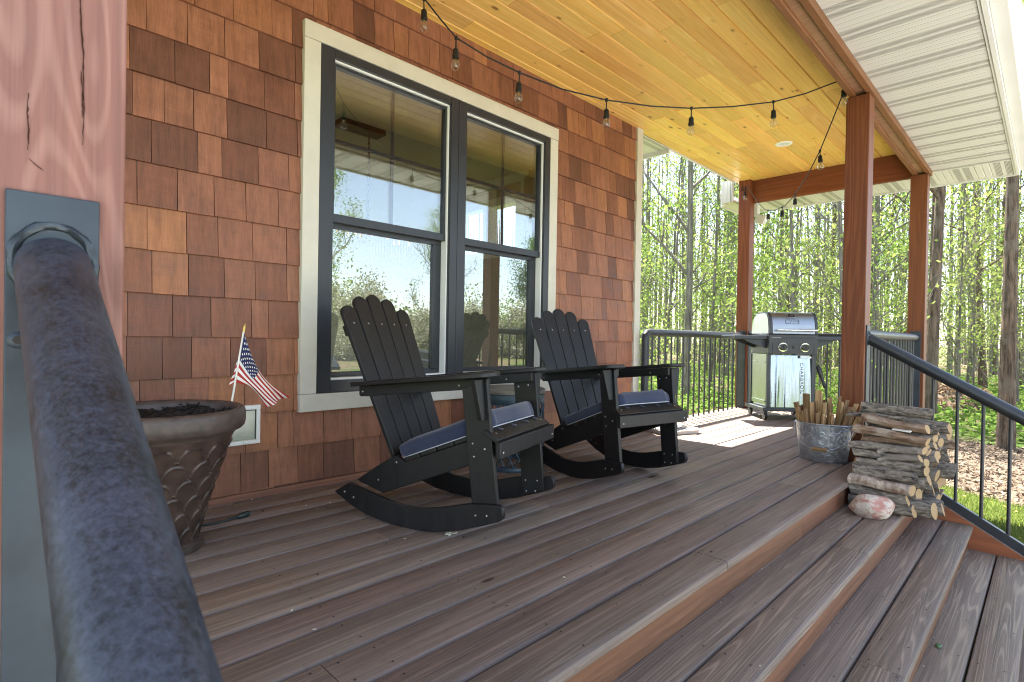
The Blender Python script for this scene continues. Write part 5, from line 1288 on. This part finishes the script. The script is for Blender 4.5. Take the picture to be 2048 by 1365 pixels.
# the rest of the wood: a handful of forms, each tree an object of its own
forms = []
for i, a in enumerate([(21, 14, .080, .16, 16, 1150, .048, .0, .9), (22, 13, .054, .12, 16, 950, .047, .03, .8), (23, 15, .098, .22, 16, 1150, .050, -.015, 1.0), (24, 12, .042, .10, 16, 850, .046, .10, .8), (25, 12.5, .048, .10, 16, 950, .046, -.07, .9)]):
    mat = ['leaf_spring', 'leaf_yellow', 'leaf_green', 'leaf_yellow', 'leaf_spring'][i]
    forms.append(('forest_tree', tree_data(a[0], a[1], a[2], a[3], a[4], a[5], a[6], a[7], a[8], .20, None, 40), ['tree_bark', 'tree_bark', 'tree_bark_brown', 'tree_bark', 'tree_bark'][i], mat))
sap = []
for i, a in enumerate([(41, 4.6, .022, .10, 15, 950, .042, .02, 2.0), (42, 3.4, .018, .06, 14, 880, .040, -.04, 2.4), (43, 6.0, .03, .14, 16, 1000, .044, .03, 1.7)]):
    sap.append(('sapling', tree_data(a[0], a[1], a[2], a[3], a[4], a[5], a[6], a[7], a[8], .26), 'tree_bark', ['leaf_green', 'leaf_spring', 'leaf_yellow'][i]))
placed = []; protos = {}
def drop(kind, az, d, rz, scl, mind):
    x, y = polar(az, d)
    for (a, b, q) in placed:
        if (a - x) ** 2 + (b - y) ** 2 < (mind * .5 + q * .5) ** 2: return False
    placed.append((x, y, mind)); nm, data, bk_, lf = kind; key = id(data)
    lab, grp, cat = (('slim grey forest tree with thin spring foliage in the wood beyond the railings', 'forest trees beyond the railings', 'tree') if nm == 'forest_tree' else ('young leafy sapling growing under the forest trees', 'saplings in the wood', 'sapling'))
    if key not in protos: protos[key] = t = make_tree(nm, lab, cat, grp, (x, y, gh(x, y)), rz, data, bk_, lf)
    else: t = copy_tree(protos[key])
    t.location = (x, y, gh(x, y)); t.rotation_euler = (0, 0, rz); t.scale = (scl, scl, scl * rng.uniform(.92, 1.1)); return True
placed += [(*polar(2.55, 10.8), 2.0), (*polar(6.9, 14.5), 1.2), (*polar(27.4, 15.0), 2.0)]
n = 0; tries = 0
while n < 112 and tries < 4000:
    tries += 1; d = 11.5 + 36 * rng.random() ** .8; az = rng.uniform(-2.5, 36)
    if 24.5 < az < 31 and d < 15.5: continue
    px_, py_ = polar(az, d); al = (px_ - 5.2) * .6585 + (py_ - 2.3) * .7526; cr = abs((px_ - 5.2) * .7526 - (py_ - 2.3) * .6585)
    if cr < 4.5 and al < 11: continue                                 # nothing stands there: the sun reaches the deck
    if drop(forms[rng.randrange(5)], az, d, rng.uniform(0, 6.28), rng.uniform(.85, 1.12) * (1 if d < 26 else 1.25), .9 if d < 20 else 1.2): n += 1
n = 0; tries = 0
while n < 62 and tries < 4000:
    tries += 1; d = 11.8 + 24 * rng.random(); az = rng.uniform(-1.5, 35)
    if az < 12 and d < 13.5: continue
    if az > 22 and d < 14: continue
    if drop(sap[rng.randrange(3)], az, d, rng.uniform(0, 6.28), rng.uniform(.7, 1.2), .5): n += 1
# far-off wood that reads as one mass
m = MB(); fr = random.Random(77)
for k in range(340):
    az = fr.uniform(-10, 60); d = fr.uniform(44, 78); x, y = polar(az, d); r_ = fr.uniform(.05, .16); ln = fr.uniform(-1.6, 1.6); h = fr.uniform(12, 20)
    m.tube([(x, y, GZ - .2), (x + ln * .3, y + ln * .3, h * .5), (x + ln, y + ln, h)], [r_, r_ * .7, r_ * .2], 5, caps=False)
o = m.build('far_wood_trunks', M['tree_bark'], None, angle=180); tag(o, 'distant grey trunks at the back of the wood', 'woods', kind='stuff')
NL = 29000; az = nr.uniform(-10, 60, NL); d = nr.uniform(42, 80, NL); zz = GZ + nr.beta(1.1, 2.2, NL) * 15
cl = nr.normal(0, 1, (NL, 3)) * .0
cx = nr.uniform(-10, 60, 3800); cd_ = nr.uniform(42, 80, 3800); cz = GZ + nr.beta(1.05, 2.0, 3800) * 15; idx = nr.integers(0, 3800, NL)
A_ = np.radians(cx[idx]); P = np.stack([cd_[idx] * np.cos(A_), cd_[idx] * np.sin(A_), cz[idx]], 1) + nr.normal(0, 1, (NL, 3)) * np.array([.9, .9, .5]); P[:, 2] = np.maximum(P[:, 2], GZ + .05)
o = scatter('far_wood_foliage', P, nr.uniform(.06, .14, NL), M['leaf_yellow'], None, .6); tag(o, 'hazy green foliage at the back of the wood', 'foliage', kind='stuff')
# low ground plants
NL = 30000; c_ = 900; ca_ = np.radians(nr.uniform(-3, 36, c_)); cdd = nr.uniform(11.6, 34, c_); idx = nr.integers(0, c_, NL)
P = np.stack([cdd[idx] * np.cos(ca_[idx]), cdd[idx] * np.sin(ca_[idx]), np.full(NL, GZ + .05)], 1) + np.abs(nr.normal(0, 1, (NL, 3))) * np.array([0, 0, .13]) + nr.normal(0, .28, (NL, 3)) * np.array([1, 1, 0])
o = scatter('undergrowth', P, nr.uniform(.03, .07, NL), M['leaf_green'], .5, .7); tag(o, 'low green undergrowth on the wood floor', 'undergrowth', kind='stuff')
# a heap of leaves and brush
m = MB()
def heap(u, v): a = 2 * math.pi * u; r_ = 1.5 * v; return (17.0 + r_ * math.cos(a) * 1.0, 1.75 + r_ * math.sin(a) * .9, GZ + .55 * (1 - v * v) ** 1.2 + .05 * math.sin(9 * a) * v + .05 * math.sin(17 * v))
m.grid(heap, 40, 10); hp = m.build('leaf_pile', M['mulch_bed'], None, angle=180, loc=(17.0, 1.75, GZ)); tag(hp, 'low heap of tan dead leaves at the wood edge', 'leaf pile')
M['deadleaf'] = leaf_mat('dead_leaf', (.30, .20, .12), (.20, .13, .08), (.38, .28, .18), .2)
PH = np.array([heap(a, math.sqrt(b)) for a, b in nr.random((3500, 2))]) - np.array([17.0, 1.75, GZ]) + nr.normal(0, .02, (3500, 3)); scatter('leaves', PH, nr.uniform(.03, .06, 3500), M['deadleaf'], .6, .7, None, hp)

# the yard in front of the house, seen only mirrored in the panes
def bush(label, x, y, r, h, mat, n, s, seed):
    rn = np.random.default_rng(seed); t = thing('yard_shrub', label, 'shrub', (x, y, GZ), 0, None, local=True)
    c_ = rn.normal(0, 1, (70, 3)); c_ /= np.linalg.norm(c_, axis=1)[:, None]; c_ *= (rn.random(70) ** .4)[:, None]; c_[:, 2] = np.abs(c_[:, 2])
    P = c_[rn.integers(0, 70, n)] * np.array([r, r, h * .92]) + rn.normal(0, .16, (n, 3)) * np.array([r * .7, r * .7, h * .5]); P[:, 2] = np.abs(P[:, 2]) + .05
    m = MB()
    for k in range(14):
        q = c_[k] * np.array([r, r, h]); m.tube([(0, 0, -.1), tuple(q * .5 + rn.normal(0, .1, 3)), tuple(q)], [.05, .03, .008], 5, caps=False)
    m.build('stems', M['tree_bark'], t, angle=180); scatter('foliage', P, rn.uniform(s * .6, s * 1.2, n), M[mat], None, .62, None, t); return t
bush('tall shrub white with blossom mirrored in the middle of the left window', 17.5, -25.5, 4.0, 5.2, 'blossom', 30000, .085, 1)
bush('second blossoming shrub mirrored at the edge of the right window', 24.5, -25.0, 3.6, 4.6, 'blossom', 24000, .085, 2)
bush('round green shrub at the far lawn edge mirrored low in the window', 11.0, -24.0, 3.2, 3.0, 'leaf_spring', 20000, .09, 3)
bush('pale blossoming shrub farther along the lawn edge in front of the house', 31.0, -23.0, 3.6, 4.2, 'blossom', 20000, .09, 4)
make_tree('yard_tree', 'open limbed tree with fresh yellow green leaves mirrored above the nearer rocking chair', 'tree', None, (14.0, -24.0, GZ), 2.0, tree_data(61, 11.5, .24, .20, 22, 22000, .060, .02, 2.2, .42), 'tree_bark', 'leaf_spring')
make_tree('yard_tree', 'fine twigged bare looking tree mirrored in the right window', 'tree', None, (27.0, -29.5, GZ), .5, tree_data(62, 10.5, .2, .14, 34, 7000, .05, .0, 1.9, .4), 'tree_bark', 'leaf_yellow')
make_tree('yard_tree', 'green tree at the end of the yard mirrored beside the railing', 'tree', None, (36.0, -27.0, GZ), 1.5, tree_data(63, 9.0, .2, .12, 24, 20000, .075, .0, 2.1, .45), 'tree_bark', 'leaf_green')
NL = 70000; X = nr.uniform(4, 85, NL); P = np.stack([X, -38 + nr.normal(0, 1.6, NL), GZ + np.abs(nr.normal(0, 1, NL)) * (1.9 + .6 * np.sin(X * .35) + .4 * np.sin(X * .9))], 1)
o = scatter('hedge_row', P, nr.uniform(.10, .20, NL), M['leaf_spring'], None, .6); tag(o, 'line of green brush at the far side of the front lawn', 'foliage', kind='stuff')

# ------------------------------------------------------------------ light, sky, camera
SUN = Vector((.35, .40, 1.0)).normalized()
el = math.asin(SUN.z); rot = math.atan2(SUN.x, SUN.y)
w = bpy.data.worlds.new('World'); sc.world = w; w.use_nodes = True
nt = w.node_tree; nt.nodes.clear()
sky = nt.nodes.new('ShaderNodeTexSky'); sky.sky_type = 'NISHITA'; sky.sun_disc = False; sky.sun_elevation = el; sky.sun_rotation = rot; sky.air_density = 1.0; sky.dust_density = .6; sky.ozone_density = 1.0
bg = nt.nodes.new('ShaderNodeBackground'); bg.inputs[1].default_value = .083; o_ = nt.nodes.new('ShaderNodeOutputWorld')
hs_ = nt.nodes.new('ShaderNodeHueSaturation'); hs_.inputs['Saturation'].default_value = .72
nt.links.new(sky.outputs[0], hs_.inputs['Color']); nt.links.new(hs_.outputs[0], bg.inputs[0]); nt.links.new(bg.outputs[0], o_.inputs[0])
L = bpy.data.lights.new('Sun', 'SUN'); L.energy = 4.3; L.angle = R(.5); L.color = (1, .955, .88)
lo = bpy.data.objects.new('Sun', L); COL.objects.link(lo); lo.rotation_euler = SUN.to_track_quat('Z', 'Y').to_euler(); lo.location = (5, 5, 12)
cam = bpy.data.cameras.new('Camera'); co = bpy.data.objects.new('Camera', cam); COL.objects.link(co)
yaw, pitch, roll = R(44.81324), R(-.4167), R(.99738)
fwd = Vector((math.cos(yaw) * math.cos(pitch), math.sin(yaw) * math.cos(pitch), math.sin(pitch))); rt_ = Vector((math.sin(yaw), -math.cos(yaw), 0)); up = rt_.cross(fwd)
r2 = rt_ * math.cos(roll) + up * math.sin(roll); u2 = up * math.cos(roll) - rt_ * math.sin(roll)
mt = Matrix((( r2.x, u2.x, -fwd.x, 0), (r2.y, u2.y, -fwd.y, 0), (r2.z, u2.z, -fwd.z, .81), (0, 0, 0, 1)))
co.matrix_world = mt
cam.sensor_width = 36; cam.lens = 1087.47 / 2048 * 36; cam.clip_start = .02; cam.clip_end = 1500
cam.dof.use_dof = True; cam.dof.focus_distance = 3.0; cam.dof.aperture_fstop = 11
sc.camera = co
sc.view_settings.view_transform = 'Standard'; sc.view_settings.look = 'None'; sc.view_settings.exposure = 3.0; sc.view_settings.gamma = 1.0
sc.cycles.max_bounces = 10; sc.cycles.diffuse_bounces = 6; sc.cycles.glossy_bounces = 5; sc.cycles.transparent_max_bounces = 24; sc.cycles.transmission_bounces = 6
sc.cycles.filter_width = 1.05; sc.cycles.use_denoising = True; sc.cycles.sample_clamp_indirect = 6
